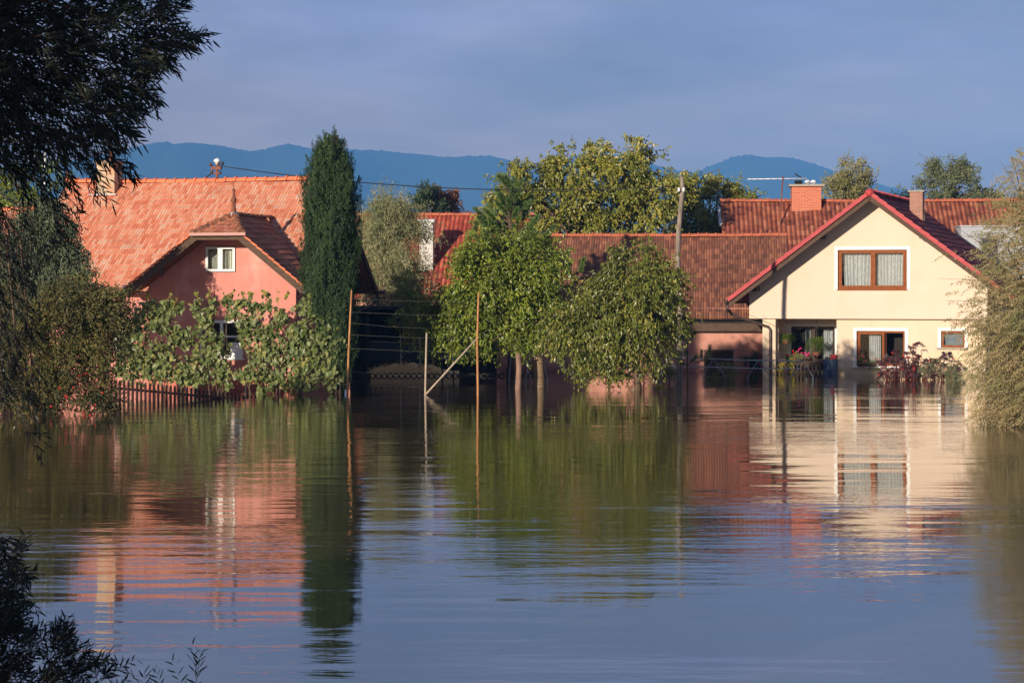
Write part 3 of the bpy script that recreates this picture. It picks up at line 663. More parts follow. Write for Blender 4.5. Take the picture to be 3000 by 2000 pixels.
    one('downpipe', M['gutter'], R, lambda m: m.tube([d0, d0 + Vector((0, -.0, -.3)), L_(2135, 908, -.55), L_(2146, 923, -.5), L_(2200, 941, -.2), L_(2250, 957, .05), L_(2257, 966, .06), L_(2257, 990, .06), L_(2257, 1250, .06)], .055), True)
    # chimney on the right slope
    c = L_(2684, 590, 4.0)
    vch = 4.2; q0 = L_(2665, 590, vch).x; q1 = L_(2703, 590, vch).x; zt_ = L_(2684, 558, vch).z
    ch = one('chimney', M['dull_brick'], roof, lambda m: m.box(q0, q1, vch, vch + .5, zt_ - 1.6, zt_ - .06))
    one('cap', M['concrete'], ch, lambda m: m.box(q0 - .06, q1 + .06, vch - .06, vch + .56, zt_ - .06, zt_))
    one('vent_pipe', M['gutter'], ch, lambda m: m.tube([(q1 + .05, vch + .1, zt_ - 1.5), (q1 + .05, vch + .1, zt_ - .75)], .05), True)
    # ---- windows
    def surround(f, w, v, t=.12, bottom=True, thin=.012):
        u0, u1, z0, z1 = w
        def fn(m):
            m.box(u0 - t, u1 + t, v - thin, v - .001, z1, z1 + t); m.box(u0 - t, u0, v - thin, v - .001, z0, z1); m.box(u1, u1 + t, v - thin, v - .001, z0, z1)
        one('surround', M['whitepaint'], f, fn)
    u0, u1, z0, z1 = wa; um = L_(2557, 800).x
    f = one('window', M['winbrown'], R, lambda m: (frame_bars(m, u0, u1, z0, z1, .10, .08, .18), frame_bars(m, u0 + .08, um - .02, z0 + .08, z1 - .06, .07, .05, .15), frame_bars(m, um + .02, u1 - .08, z0 + .08, z1 - .06, .07, .05, .15), m.box(um - .09, um + .09, .06, .16, z0 + .05, z1 - .05)), label='wide brown window with pale curtains in the upper gable')
    surround(f, wa, 0); pane(f, u0 + .15, um - .09, z0 + .15, z1 - .13, .1); pane(f, um + .09, u1 - .15, z0 + .15, z1 - .13, .1)
    curtain(f, u0 + .2, um - .06, z0 + .03, z1 - .03, .32, M['curtain'], .035, 9, 5, taper=.2); curtain(f, um + .05, u1 - .1, z0 + .03, z1 - .03, .32, M['curtain'], .035, 10, 6, taper=.1)
    one('blind_or_room_dark', M['unlit_room'], f, lambda m: m.box(u0 - .1, u1 + .1, .55, .56, z0 - .1, z1 + .1))  # dark sheet in place of the upstairs room's shade
    one('sill', M['winbrown'], f, lambda m: m.box(u0 - .02, u1 + .02, -.05, .09, z0 - .03, z0 + .002))
    u0, u1, z0, z1 = w2; um = L_(2590, 1000, vg).x
    f = one('window', M['winbrown'], R, lambda m: (frame_bars(m, u0, u1, z0, z1, .08, vg + .1, vg + .2), frame_bars(m, u0 + .06, um, z0 + .06, z1 - .05, .08, vg + .06, vg + .16)), label='brown window with one sash open on a dark room')
    surround(f, w2, vg, .115); pane(f, u0 + .13, um - .08, z0 + .13, z1 - .12, vg + .1)
    one('sash', M['winbrown'], f, lambda m: m.beam((um + .02, vg + .22, (z0 + z1) / 2), (um - .1, vg + .9, (z0 + z1) / 2), .06, z1 - z0 - .2))
    curtain(f, um - .62, um - .18, z0 + .02, z1 - .02, vg + .33, M['curtain'], .03, 5, 8)
    one('blind_or_room_dark', M['unlit_room'], f, lambda m: m.box(u0 - .3, u1 + .2, vg + 1.0, vg + 1.01, z0 - .3, z1 + .1))  # dark sheet coloured as the unlit room past the open sash
    one('sill', M['whitepaint'], f, lambda m: m.box(u0 - .15, u1 + .1, vg - .14, vg + .1, z0 - .06, z0 - .001))
    u0, u1, z0, z1 = w3
    f = one('window', M['winbrown'], R, lambda m: (frame_bars(m, u0, u1, z0, z1, .09, vg + .08, vg + .18)), label='small brown window behind the willow leaves')
    surround(f, w3, vg, .115); pane(f, u0 + .09, u1 - .09, z0 + .09, z1 - .09, vg + .12)
    one('blind_or_room_dark', surf('blue_grey_blind', (.22, .25, .31), (.18, .20, .26), 3, .8), f, lambda m: m.box(u0 + .02, u1 - .02, vg + .25, vg + .26, z0 + .02, z1 - .02))
    one('sill', M['concrete'], f, lambda m: m.box(u0 - .15, u1 + .12, vg - .1, vg + .05, z0 - .06, z0 - .001))
    u0, u1, z0, z1 = wp; um = (u0 + u1) / 2
    f = one('window', M['darkwood'], R, lambda m: (frame_bars(m, u0, u1, z0, z1, .09, vp + .08, vp + .2), m.box(um - .07, um + .07, vp + .09, vp + .19, z0 + .09, z1 - .09)), label='dark brown porch window with net curtains')
    surround(f, wp, vp, .13); pane(f, u0 + .09, um - .07, z0 + .09, z1 - .09, vp + .13); pane(f, um + .07, u1 - .09, z0 + .09, z1 - .09, vp + .13)
    curtain(f, u0 + .5, u0 + .72, z0, z1, vp + .36, M['curtain'], .02, 3, 9); curtain(f, u1 - .5, u1 - .1, z0, z1, vp + .36, M['curtain'], .02, 4, 10)
    one('blind_or_room_dark', M['unlit_room'], f, lambda m: m.box(u0 - .1, u1 + .1, vp + .7, vp + .71, z0, z1 + .1))  # dark sheet stands in for the shaded room behind the porch
    # ---- porch railing with shaped balusters
    vr_ = .35; r0, r1 = pr + .001, ug - .001; zt_ = L_(2360, 1051, vr_).z
    rl = one('railing', M['darkwood'], R, lambda m: (m.box(r0, r1, vr_ - .06, vr_ + .06, zt_ - .06, zt_), m.box(r0, r1, vr_ - .01, vr_ + .015, zt_ - .24, zt_ - .061)))
    n_ = 16
    for i in range(n_):
        u = r0 + (r1 - r0) * (i + .5) / n_
        one('baluster', M['darkwood'], rl, lambda m: m.prism([(u - .035, zt_ - .24), (u - .075, zt_ - .22), (u + .075, zt_ - .22), (u + .035, zt_ - .30), (u + .035, zt_ - .45), (u + .06, zt_ - .65), (u + .04, zt_ - 1.3), (u - .04, zt_ - 1.3), (u - .06, zt_ - .65), (u - .035, zt_ - .45)], vr_ - .035, vr_ - .012))
    return fr, zt_, ug, pr, vr_, vg
YH, RAIL_Z, YUG, YPR, YVR, YVG = yellow_house()

# ------------------------------------------------------------------ long low barn
def barn():
    fr = Frame(2000, 94, 5); R = root('long_barn', 'long low outbuilding of faded pink render under a brown red tiled roof', 'barn', fr.O, -fr.th); L_ = fr.loc
    vo = -.5; vr_ = 4.6; ze = L_(2080, 929, vo).z; zr = L_(2000, 692, vr_).z; uL = L_(1428, 925, vo).x; uR = L_(2312, 929, 0).x; urL = L_(1606, 690, vr_).x
    VB = 2 * vr_ - vo; wl = uL + .45
    d = (L_(2063, 1050).x, L_(2149, 1050).x, -1.5, L_(2100, 1024).z); wn_ = (L_(2197, 1050).x, L_(2240, 1050).x, L_(2200, 1085).z, L_(2200, 1043).z)
    zt = ze + .35
    mb = wall_poly(rect(wl, uR, -1.6, zt), [rect(*d), rect(*wn_)], 0, .3)
    mb.box(wl, wl + .3, .3, VB - .9, -1.6, zt); mb.box(wl, uR, VB - .9, VB - .6, -1.6, zt)
    mb.build('wall', M['pinkbarn'], R)
    rf = MB(); s_ = math.hypot(vr_ - vo, zr - ze); bd = (0, (vr_ - vo) / s_, (zr - ze) / s_); hp = urL - uL
    roof_plane(rf, (uL, vo, ze), (1, 0, 0), bd, lambda b: hp * b / s_, lambda b: uR - uL, s_, .36, wob=.018, seed=21)
    roof_plane(rf, (uL, VB, ze), (1, 0, 0), (0, -bd[1], bd[2]), lambda b: hp * b / s_, lambda b: uR - uL, s_, .36, seed=22)
    sh = math.hypot(hp, zr - ze); roof_plane(rf, (uL, vo, ze), (0, 1, 0), (hp / sh, 0, (zr - ze) / sh), lambda b: (vr_ - vo) * b / sh, lambda b: (VB - vo) - (vr_ - vo) * b / sh, sh, .36, seed=23)
    roof = rf.build('roof', M['tile_barn'], R)
    one('ridge', M['tile_barn_ridge'], roof, lambda m: ridge_tiles(m, (urL, vr_, zr + .07), (uR, vr_, zr + .07), .12, .36, sag=.02))
    one('hip_ridge', M['tile_barn_ridge'], roof, lambda m: (ridge_tiles(m, (uL, vo, ze + .05), (urL, vr_, zr + .07), .1, .36), ridge_tiles(m, (uL, VB, ze + .05), (urL, vr_, zr + .07), .1, .36)))
    one('eave_board', M['oldwood'], R, lambda m: m.box(wl, uR, -.28, -.25, L_(2100, 970, -.27).z, L_(2100, 947, -.27).z))
    one('soffit', M['blacktimber'], R, lambda m: (m.box(wl - .3, uR, vo + .03, 0, ze - .11, ze - .08), m.box(wl, uR, -.24, -.002, L_(2100, 972, -.27).z, ze - .12)))  # soffit board, plus a black block standing in for the shaded eave gap
    dr = one('door', M['darkwood'], R, lambda m: m.box(d[0], d[1], .10, .15, d[2], d[3]))
    one('door_frame', M['oldwood'], dr, lambda m: (m.box(d[0], d[0] + .07, .03, .1, d[2], d[3]), m.box(d[1] - .07, d[1], .03, .1, d[2], d[3]), m.box(d[0], d[1], .02, .1, d[3] - .09, d[3])))
    one('window', M['unlit_room'], R, lambda m: m.box(wn_[0], wn_[1], .12, .15, wn_[2], wn_[3]))
barn()

# ------------------------------------------------------------------ houses behind
def simple_house(name, label, fr, pxL, pxR, py_ridge, run, drop, tmat, rmat, wallmat, course, VRd=4.0, ridge_r=.12, deep=1):
    R = root(name, label, 'house', fr.O, -fr.th); L_ = fr.loc
    zr = L_((pxL + pxR) / 2, py_ridge + 5, VRd).z; uL = L_(pxL, py_ridge, VRd).x; uR = L_(pxR, py_ridge, VRd).x; vo = VRd - run; ze = zr - drop; VB = VRd + run
    rf = MB(); s_ = math.hypot(run, drop); bd = (0, run / s_, drop / s_)
    roof_plane(rf, (uL, vo, ze), (1, 0, 0), bd, lambda b: 0, lambda b: uR - uL, s_, course, wob=.012, seed=31)
    roof_plane(rf, (uL, VB, ze), (1, 0, 0), (0, -bd[1], bd[2]), lambda b: 0, lambda b: uR - uL, s_, course, seed=32)
    roof = rf.build('roof', tmat, R); one('ridge', rmat, roof, lambda m: ridge_tiles(m, (uL, VRd, zr + .07), (uR, VRd, zr + .07), ridge_r, .36, sag=.03))
    mb = MB(); zt = ze + .4; mb.box(uL + .3, uR - .3, vo + .5, vo + .8, -1.5, zt); mb.box(uL + .3, uR - .3, VB - .8, VB - .5, -1.5, zt)
    for u0 in (uL + .3, uR - .6): mb.add(*_gable(u0, .3, vo + .8, VB - .8, -1.5, zt, VRd, zr - .15, 1))
    mb.build('wall', wallmat, R)
    return R, roof, zr, uL, uR, ze, vo
# right back house with the red brick chimney
frb = Frame(2500, 103, 3)
R, roof, zr, uL, uR, ze, vo = simple_house('tiled_house', 'long house behind the yellow one with mossy red pantiles and a brick chimney', frb, 2110, 3120, 585, 4.3, 3.1, M['tile_back'], M['tile_barn_ridge'], M['whitewall'], .38)
one('verge_trim', M['zinc'], roof, lambda m: m.beam((uL - .03, 4.0 - .3, zr - .28), (uL - .03, 4.0 - 1.5, zr - 1.1), .16, .12))
q = frb.loc(2320, 597, 3.4); q1 = frb.loc(2406, 597, 3.4); zc = frb.loc(2360, 546, 3.4).z
ch = one('chimney', M['red_brick'], roof, lambda m: m.box(q.x, q1.x, 3.4, 4.3, zr - 1.2, zc))
one('cap', M['concrete'], ch, lambda m: m.box(q.x - .13, q1.x + .13, 3.27, 4.43, zc, zc + .09))
one('flue_pot', M['blacktimber'], ch, lambda m: m.box(q.x + .15, q.x + .48, 3.6, 3.9, zc + .091, zc + .28))
one('flue_lid', M['blacktimber'], ch, lambda m: m.beam((q.x + .15, 3.75, zc + .58), (q.x + .50, 3.75, zc + .36), .3, .03))
for dx in (.72, .98): one('flue_pot', M['ceramic'], ch, lambda m: m.lathe((q.x + dx, 3.8, zc + .091), [(.10, 0), (.10, .06), (.13, .09), (.12, .16), (.05, .21)], 12), True, label='white rounded flue pot')
ms = frb.loc(2294, 522, 3.0); mp0 = frb.loc(2284, 690, 2.2)
an = root('tv_antenna', 'rusty antenna mast with a long pale boom beside the brick chimney', 'antenna', frb.to_world((mp0.x, 2.2, mp0.z)))
w = [frb.to_world((mp0.x, 2.2, mp0.z)), frb.to_world((frb.loc(2288, 600, 2.9).x, 2.9, frb.loc(2288, 600, 2.9).z)), frb.to_world((ms.x, 3.0, ms.z + .1))]
b0 = frb.to_world(frb.loc(2190, 525, 3.0)); b1 = frb.to_world(frb.loc(2364, 523, 3.0))
def child_off(o, par): o.parent = par; o.matrix_parent_inverse = Matrix.Translation(par.location).inverted(); return o
child_off(one('mast', M['rust'], None, lambda m: m.tube(w, .032), True), an)
child_off(one('boom', M['ceramic'], None, lambda m: m.tube([b0, b1], .022), True), an)
for i in range(9):
    t = (i + .5) / 9; p = b0.lerp(b1, t); hh = .22
    child_off(one('antenna_rod', M['zinc'], None, lambda m: m.tube([p - Vector((.02, hh * 1.6, 0)), p + Vector((.02, hh * 1.6, .0))], .011, 5)), an)
# white lean-to at the right
fw = Frame(2900, 101, 3)
Rw = root('white_shed', 'pale grey walled shed between the yellow roof and the willow', 'shed', fw.O, -fw.th)
a = fw.loc(2815, 664, 0); b = fw.loc(3060, 692, 0)
one('wall', surf('pale_blue_grey_render', (.42, .44, .48), (.36, .38, .42), 2, .9), Rw, lambda m: m.box(a.x, b.x, 0, 1.6, -1.5, a.z))
one('roof', M['zinc'], Rw, lambda m: m.beam((a.x - .05, .9, a.z + .03), (b.x, .9, a.z + .03), 1.9, .05))
# centre back house
frc = Frame(1250, 109, 5)
R, roof, zr, uL, uR, ze, vo = simple_house('red_roofed_house', 'house with deep red pantiles and a tall whitewashed chimney beyond the garden', frc, 1040, 1640, 625, 5.0, 3.9, M['tile_centre'], M['tile_barn_ridge'], M['pinkbarn'], .37)
vq = .6; q = frc.loc(1229, 700, vq); q1 = frc.loc(1268, 700, vq); zc = frc.loc(1250, 651, vq).z
ch = one('chimney', M['white_brick'], roof, lambda m: m.box(q.x, q1.x, vq, vq + .6, 1.5, zc), label='tall whitewashed brick chimney')
one('cap', M['zinc'], ch, lambda m: m.box(q.x - .08, q1.x + .08, vq - .08, vq + .68, zc, zc + .13))
# far left tiled roof
frl = Frame(-60, 92, 8)
simple_house('cottage', 'low tiled cottage half hidden by the trees at the left edge', frl, -420, 120, 612, 4.2, 3.2, M['tile_pink'], M['tile_ridge'], M['pinkbarn'], .27)

# ------------------------------------------------------------------ black timber carport with straw
def carport():
    fr = Frame(1200, 93, 4); R = root('open_shed', 'unlit black timber shed between the pink house and the barn', 'shed', fr.O, -fr.th); L_ = fr.loc
    u0, u1 = fr.u(1020), fr.u(1434); zt = L_(1200, 905).z
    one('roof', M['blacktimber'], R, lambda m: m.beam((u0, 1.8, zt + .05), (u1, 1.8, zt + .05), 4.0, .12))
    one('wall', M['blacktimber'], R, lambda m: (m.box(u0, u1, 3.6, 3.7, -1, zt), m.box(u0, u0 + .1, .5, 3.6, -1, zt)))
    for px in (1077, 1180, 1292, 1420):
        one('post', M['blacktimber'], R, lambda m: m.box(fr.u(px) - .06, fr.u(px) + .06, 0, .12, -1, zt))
carport()
def net_fence():
    Y = 88.5; R = root('shade_net_fence', 'low dark netting fence above the straw bed with thin pale posts', 'fence', Wd(1200, Y))
    def loc(px, py): p = P(px, py, Y); return p - R.location
    mb = MB(); n = 30
    for i in range(n):
        a = 1085 + (1330 - 1085) * i / n; b = 1085 + (1330 - 1085) * (i + 1) / n
        t0 = 1000 + (a - 1085) * .025 + 1.5 * math.sin(a * .09); t1 = 1000 + (b - 1085) * .025 + 1.5 * math.sin(b * .09)
        mb.quad(loc(a, 1056), loc(b, 1056), loc(b, t1), loc(a, t0))
        mb.quad(loc(a, 1056) + Vector((0, .03, 0)), loc(b, 1056) + Vector((0, .03, 0)), loc(b, t1) + Vector((0, .03, 0)), loc(a, t0) + Vector((0, .03, 0)))
    mb.build('net', M['mesh'], R)
    one('rail', M['brace'], R, lambda m: m.tube([loc(1085, 1000), loc(1170, 1003), loc(1330, 1006)], .012, 5))
    for px, py in ((1173, 977), (1229, 975), (1310, 985)):
        one('post', M['concrete'], R, lambda m: m.tube([loc(px, py) + Vector((0, -.04, 0)), loc(px + 2, 1075) + Vector((0, -.04, 0))], .035 if px == 1229 else .02, 6))
net_fence()
def straw():
    Y = 86.5; r = np.random.default_rng(5); R = root('straw_heap', 'heap of light golden straw at the foot of the dark netting', 'straw', Wd(1175, Y))
    mb = MB(); n = 24; pts = []
    for i in range(n + 1):
        t = i / n; px = 1088 + (1345 - 1088) * t; zt = max(.06, .30 * (math.sin(math.pi * min(1, t * 1.15)) ** .5 if t * 1.15 < 1 else 0) * (1 + .2 * math.sin(t * 30)))
        b = Wd(px, Y) - R.location; pts.append((b, zt + .22))
    prof = [(-.5, -.3, 0), (-.4, .0, .4), (0, .0, .9), (.4, 0, 1.0), (.9, 0, .6), (1.2, -.3, 0)]
    vs = []
    for b, zt in pts:
        for dy, dz, k in prof: vs.append((b.x, dy, max(-.3, zt * k + dz)))
    m_ = len(prof); fs = [(i * m_ + k, (i + 1) * m_ + k, (i + 1) * m_ + k + 1, i * m_ + k + 1) for i in range(n) for k in range(m_ - 1)]
    mb.add(vs, fs); mb.build('bed', M['straw'], R, True)
    N = 1500; t = r.uniform(0, .74, N); px = 1088 + 257 * t; X = (px - 1500) / F * Y - R.location.x; yy = r.uniform(-.4, .7, N)
    zz = .2 + .32 * np.sin(np.pi * t / .8) ** .5 * r.uniform(.3, 1, N)
    C = np.stack([X, yy, zz], -1); D = r.normal(0, 1, (N, 3)) * (1, .6, .5); 
    inst('stalks', 'straw', C, D, r.uniform(.12, .3, N), np.full(N, .012), r, parent=R, mat=M['straw'])
# ------------------------------------------------------------------ foliage machinery
T_LEAF = (np.array([(0, 0, 0), (.42, .5, .05), (1, 0, -.06), (.42, -.5, .05)]), [[0, 1, 2, 3]])
T_LONG = (np.array([(0, 0, 0), (.35, .5, .03), (.75, .34, -.02), (1, 0, -.10), (.75, -.34, -.02), (.35, -.5, .03)]), [[0, 1, 2, 3, 4, 5]])
T_VINE = (np.array([(0, 0, .0), (-.10, .30, .04), (.22, .52, -.03), (.36, .30, .03), (.66, .38, -.05), (1, 0, -.14), (.66, -.38, -.05), (.36, -.30, .03), (.22, -.52, -.03), (-.10, -.30, .04)]), [[0, 1, 2, 3, 4, 5], [0, 5, 6, 7, 8, 9]])
T_PALM = (np.array([(0, 0, 0), (.3, .42, .04), (.1, .95, -.2), (.48, .34, .04), (.62, .88, -.18), (.6, .13, .04), (1.05, 0, -.25), (.6, -.13, .04), (.62, -.88, -.18), (.48, -.34, .04), (.1, -.95, -.2), (.3, -.42, .04)]), [[0, 1, 2, 3], [0, 3, 4, 5], [0, 5, 6, 7], [0, 7, 8, 9], [0, 9, 10, 11]])
def inst(name, kind, C, D, Ln, Wn, r, parent=None, mat=None, upb=.5, T=T_LEAF, Nrm=None):
    D = D / (np.linalg.norm(D, axis=1, keepdims=True) + 1e-9)
    N = r.normal(0, .62, C.shape) + np.array([-.45, -.62, upb]) if Nrm is None else Nrm
    Sd = np.cross(D, N); Sd /= (np.linalg.norm(Sd, axis=1, keepdims=True) + 1e-9); N = np.cross(Sd, D)
    tv, tf = T; k = len(tv)
    V = C[:, None, :] + D[:, None, :] * (tv[None, :, 0:1] * Ln[:, None, None]) + Sd[:, None, :] * (tv[None, :, 1:2] * Wn[:, None, None]) + N[:, None, :] * (tv[None, :, 2:3] * Ln[:, None, None])
    base = (np.arange(len(C)) * k)[:, None]; cols = []; sizes = []
    flat = np.concatenate([np.array(f) for f in tf]); Fc = (base + flat[None, :]).ravel(); sizes = np.tile([len(f) for f in tf], len(C))
    return raw_mesh(name, V.reshape(-1, 3), Fc, sizes, mat, parent)
def unit(r, n):
    v = r.normal(0, 1, (n, 3)); return v / np.linalg.norm(v, axis=1, keepdims=True)
def blob_pts(r, blobs, Y, n, dep=.8, shell=.45, lump=.22):
    """blobs: (px,py,rx,ry[,dY[,depth factor]]) in photo pixels at distance Y -> points and outward normals"""
    ar = np.array([b[2] * b[3] for b in blobs], float); k = r.choice(len(blobs), n, p=ar / ar.sum())
    C = np.array([P(b[0], b[1], Y + (b[4] if len(b) > 4 else 0)) for b in blobs]); sc_ = Y / F
    Rr = np.array([(b[2] * sc_, max(b[2], b[3]) * sc_ * dep * (b[5] if len(b) > 5 else 1), b[3] * sc_) for b in blobs])
    n_ = unit(r, n); ph = r.uniform(0, 6.3, (len(blobs), 6))
    lum = 1 + lump * (np.sin(n_[:, 0] * 5 + ph[k, 0]) * np.sin(n_[:, 2] * 6 + ph[k, 1]) + .6 * np.sin(n_[:, 0] * 11 + ph[k, 2]) * np.sin(n_[:, 2] * 12 + ph[k, 3] + n_[:, 1] * 5))
    rad = (shell + (1 - shell) * r.uniform(0, 1, n) ** .55) * lum
    pts = C[k] + n_ * Rr[k] * rad[:, None]
    return pts, n_, C, Rr
def make_tree(name, label, cat, Y, blobs, ntw, per, Ll, Lw, mat, r, trunk=None, tmat=None, droop=.4, twig=.45, dep=.8, T=T_LEAF, spread=.9, upb=.5, shell=.45, lump=.22, group=None, limbs=True, base=None, zmin=.02, outw=1.0, up=.0, clus=21, csz=.46):
    bx = base if base is not None else blobs[0][0]
    R = root(name, label, cat, Wd(bx, Y), group=group); o = np.array(R.location)
    ncl = max(6, ntw // clus); cp, cn, C, Rr = blob_pts(r, blobs, Y, ncl, dep, shell, lump)
    kk = r.integers(0, ncl, ntw); pts = cp[kk] + r.normal(0, 1, (ntw, 3)) * twig * np.array([csz, csz, csz * .75]); nrm = cn[kk] + r.normal(0, .25, (ntw, 3))
    td = nrm * outw + r.normal(0, .45, nrm.shape) + np.array([0, 0, up - droop * .5]); td /= np.linalg.norm(td, axis=1, keepdims=True)
    t = np.linspace(0.05, 1, per)[None, :, None]; tl = twig * r.uniform(.6, 1.3, (ntw, 1, 1))
    sagv = np.zeros((1, per, 3)); sagv[0, :, 2] = -droop * .35 * (t[0, :, 0] ** 2) * twig
    cen = pts[:, None, :] + td[:, None, :] * t * tl + sagv + r.normal(0, twig * .10, (ntw, per, 3))
    ld = td[:, None, :] * .6 + r.normal(0, spread * .6, (ntw, per, 3)) + np.array([0, 0, -droop])
    cen = cen.reshape(-1, 3); ld = ld.reshape(-1, 3); keep = cen[:, 2] > zmin; cen, ld = cen[keep], ld[keep]; n = len(cen)
    crown = inst('crown' if cat == 'tree' else 'foliage', cat, cen - o, ld, Ll * r.uniform(.65, 1.2, n), Lw * r.uniform(.7, 1.2, n), r, R, mat, upb, T)
    if trunk is not None:
        mb = MB(); tp = [Vector(P(a, b, Y)) - R.location for a, b, _ in trunk]; mb.tube(tp, [w_ for _, _, w_ in trunk], 10)
        mb.build('trunk', tmat or M['bark'], R, True)
        if limbs:
            mb = MB(); top = tp[-1]; rr = random.Random(len(label))
            for i in range(min(16, len(C) * 2)):
                c = Vector(C[i % len(C)]) - R.location + Vector((rr.uniform(-.3, .3), rr.uniform(-.4, .4), rr.uniform(-.2, .3))); s0 = tp[-1] if i % 3 else tp[max(0, len(tp) - 2)]
                mid = s0.lerp(c, .5) + Vector((rr.uniform(-.15, .15), rr.uniform(-.2, .2), rr.uniform(-.05, .25))); wd = trunk[-1][2]
                mb.tube([s0, mid, c], [wd * .55, wd * .35, wd * .12], 6)
            mb.build('limbs', tmat or M['bark'], R, True)
    return R, crown
def in_poly(px, py, poly):
    c = np.zeros(px.shape, bool); n = len(poly)
    for i in range(n):
        x1, y1 = poly[i]; x2, y2 = poly[(i + 1) % n]
        if y1 == y2: continue
        m = ((y1 > py) != (y2 > py)) & (px < (x2 - x1) * (py - y1) / (y2 - y1) + x1); c ^= m
    return c
def spray_pts(r, poly, n, Y0, Y1, dens=None):
    xs = [p[0] for p in poly]; ys = [p[1] for p in poly]; X = []; Yp = []
    while len(X) < n:
        a = r.uniform(min(xs), max(xs), n * 2); b = r.uniform(min(ys), max(ys), n * 2); k = in_poly(a, b, poly)
        if dens is not None: k &= r.uniform(0, 1, n * 2) < dens(a, b)
        X = np.concatenate([X, a[k]]); Yp = np.concatenate([Yp, b[k]])
    X, Yp = X[:n], Yp[:n]; Yd = r.uniform(Y0, Y1, n)
    return np.stack([(X - 1500) / F * Yd, Yd, CH + (H - Yp) / F * Yd], -1), X, Yp
def willow_twigs(r, start, dirs, tl, per, Ll, Lw, R, mat, name, sag=.25, ang=.55, twig_mat=None, T=T_LONG, zmin=.02, ntwigmesh=400, twr=.003):
    n = len(start); o = np.array(R.location); dirs = dirs / np.linalg.norm(dirs, axis=1, keepdims=True)
    t = (np.arange(per) + .5)[None, :, None] / per; sg = np.zeros((n, per, 3)); sg[:, :, 2] = -sag * (t[0, :, 0] ** 2)[None, :] * tl[:, None]
    cen = start[:, None, :] + dirs[:, None, :] * t * tl[:, None, None] + sg
    td = np.repeat(dirs[:, None, :], per, 1) + np.array([0, 0, 0]); td[:, :, 2] += -2 * sag * t[0, :, 0][None, :]
    side = np.cross(td, r.normal(0, 1, (n, 1, 3)) * .5 + np.array([0, -1, 0.2])); side /= np.linalg.norm(side, axis=2, keepdims=True)
    sgn = np.where(np.arange(per) % 2 == 0, 1., -1.)[None, :, None]
    ld = td + side * sgn * ang * r.uniform(.5, 1.5, (n, per, 1)) + r.normal(0, .18, (n, per, 3)) + np.array([0, 0, -.12])
    cen = cen.reshape(-1, 3); ld = ld.reshape(-1, 3); k = cen[:, 2] > zmin; cen = cen[k]; ld = ld[k]; m = len(cen)
    inst(name, 'x', cen - o, ld, Ll * r.uniform(.6, 1.2, m), Lw * r.uniform(.75, 1.2, m), r, R, mat, .3, T)
    mb = MB(); idx = r.permutation(n)[:ntwigmesh]
    for i in idx:
        p = [Vector(start[i] + dirs[i] * tl[i] * a + np.array([0, 0, -sag * a * a * tl[i]]) - o) for a in (-.15, .35, .7, 1.0)]
        if min(q.z + o[2] for q in p) < .0: continue
        mb.tube(p, [twr * 1.6, twr * 1.2, twr, twr * .5], 4, False)
    mb.build('twigs', twig_mat or M['bark'], R)['kind'] = 'stuff'
straw()

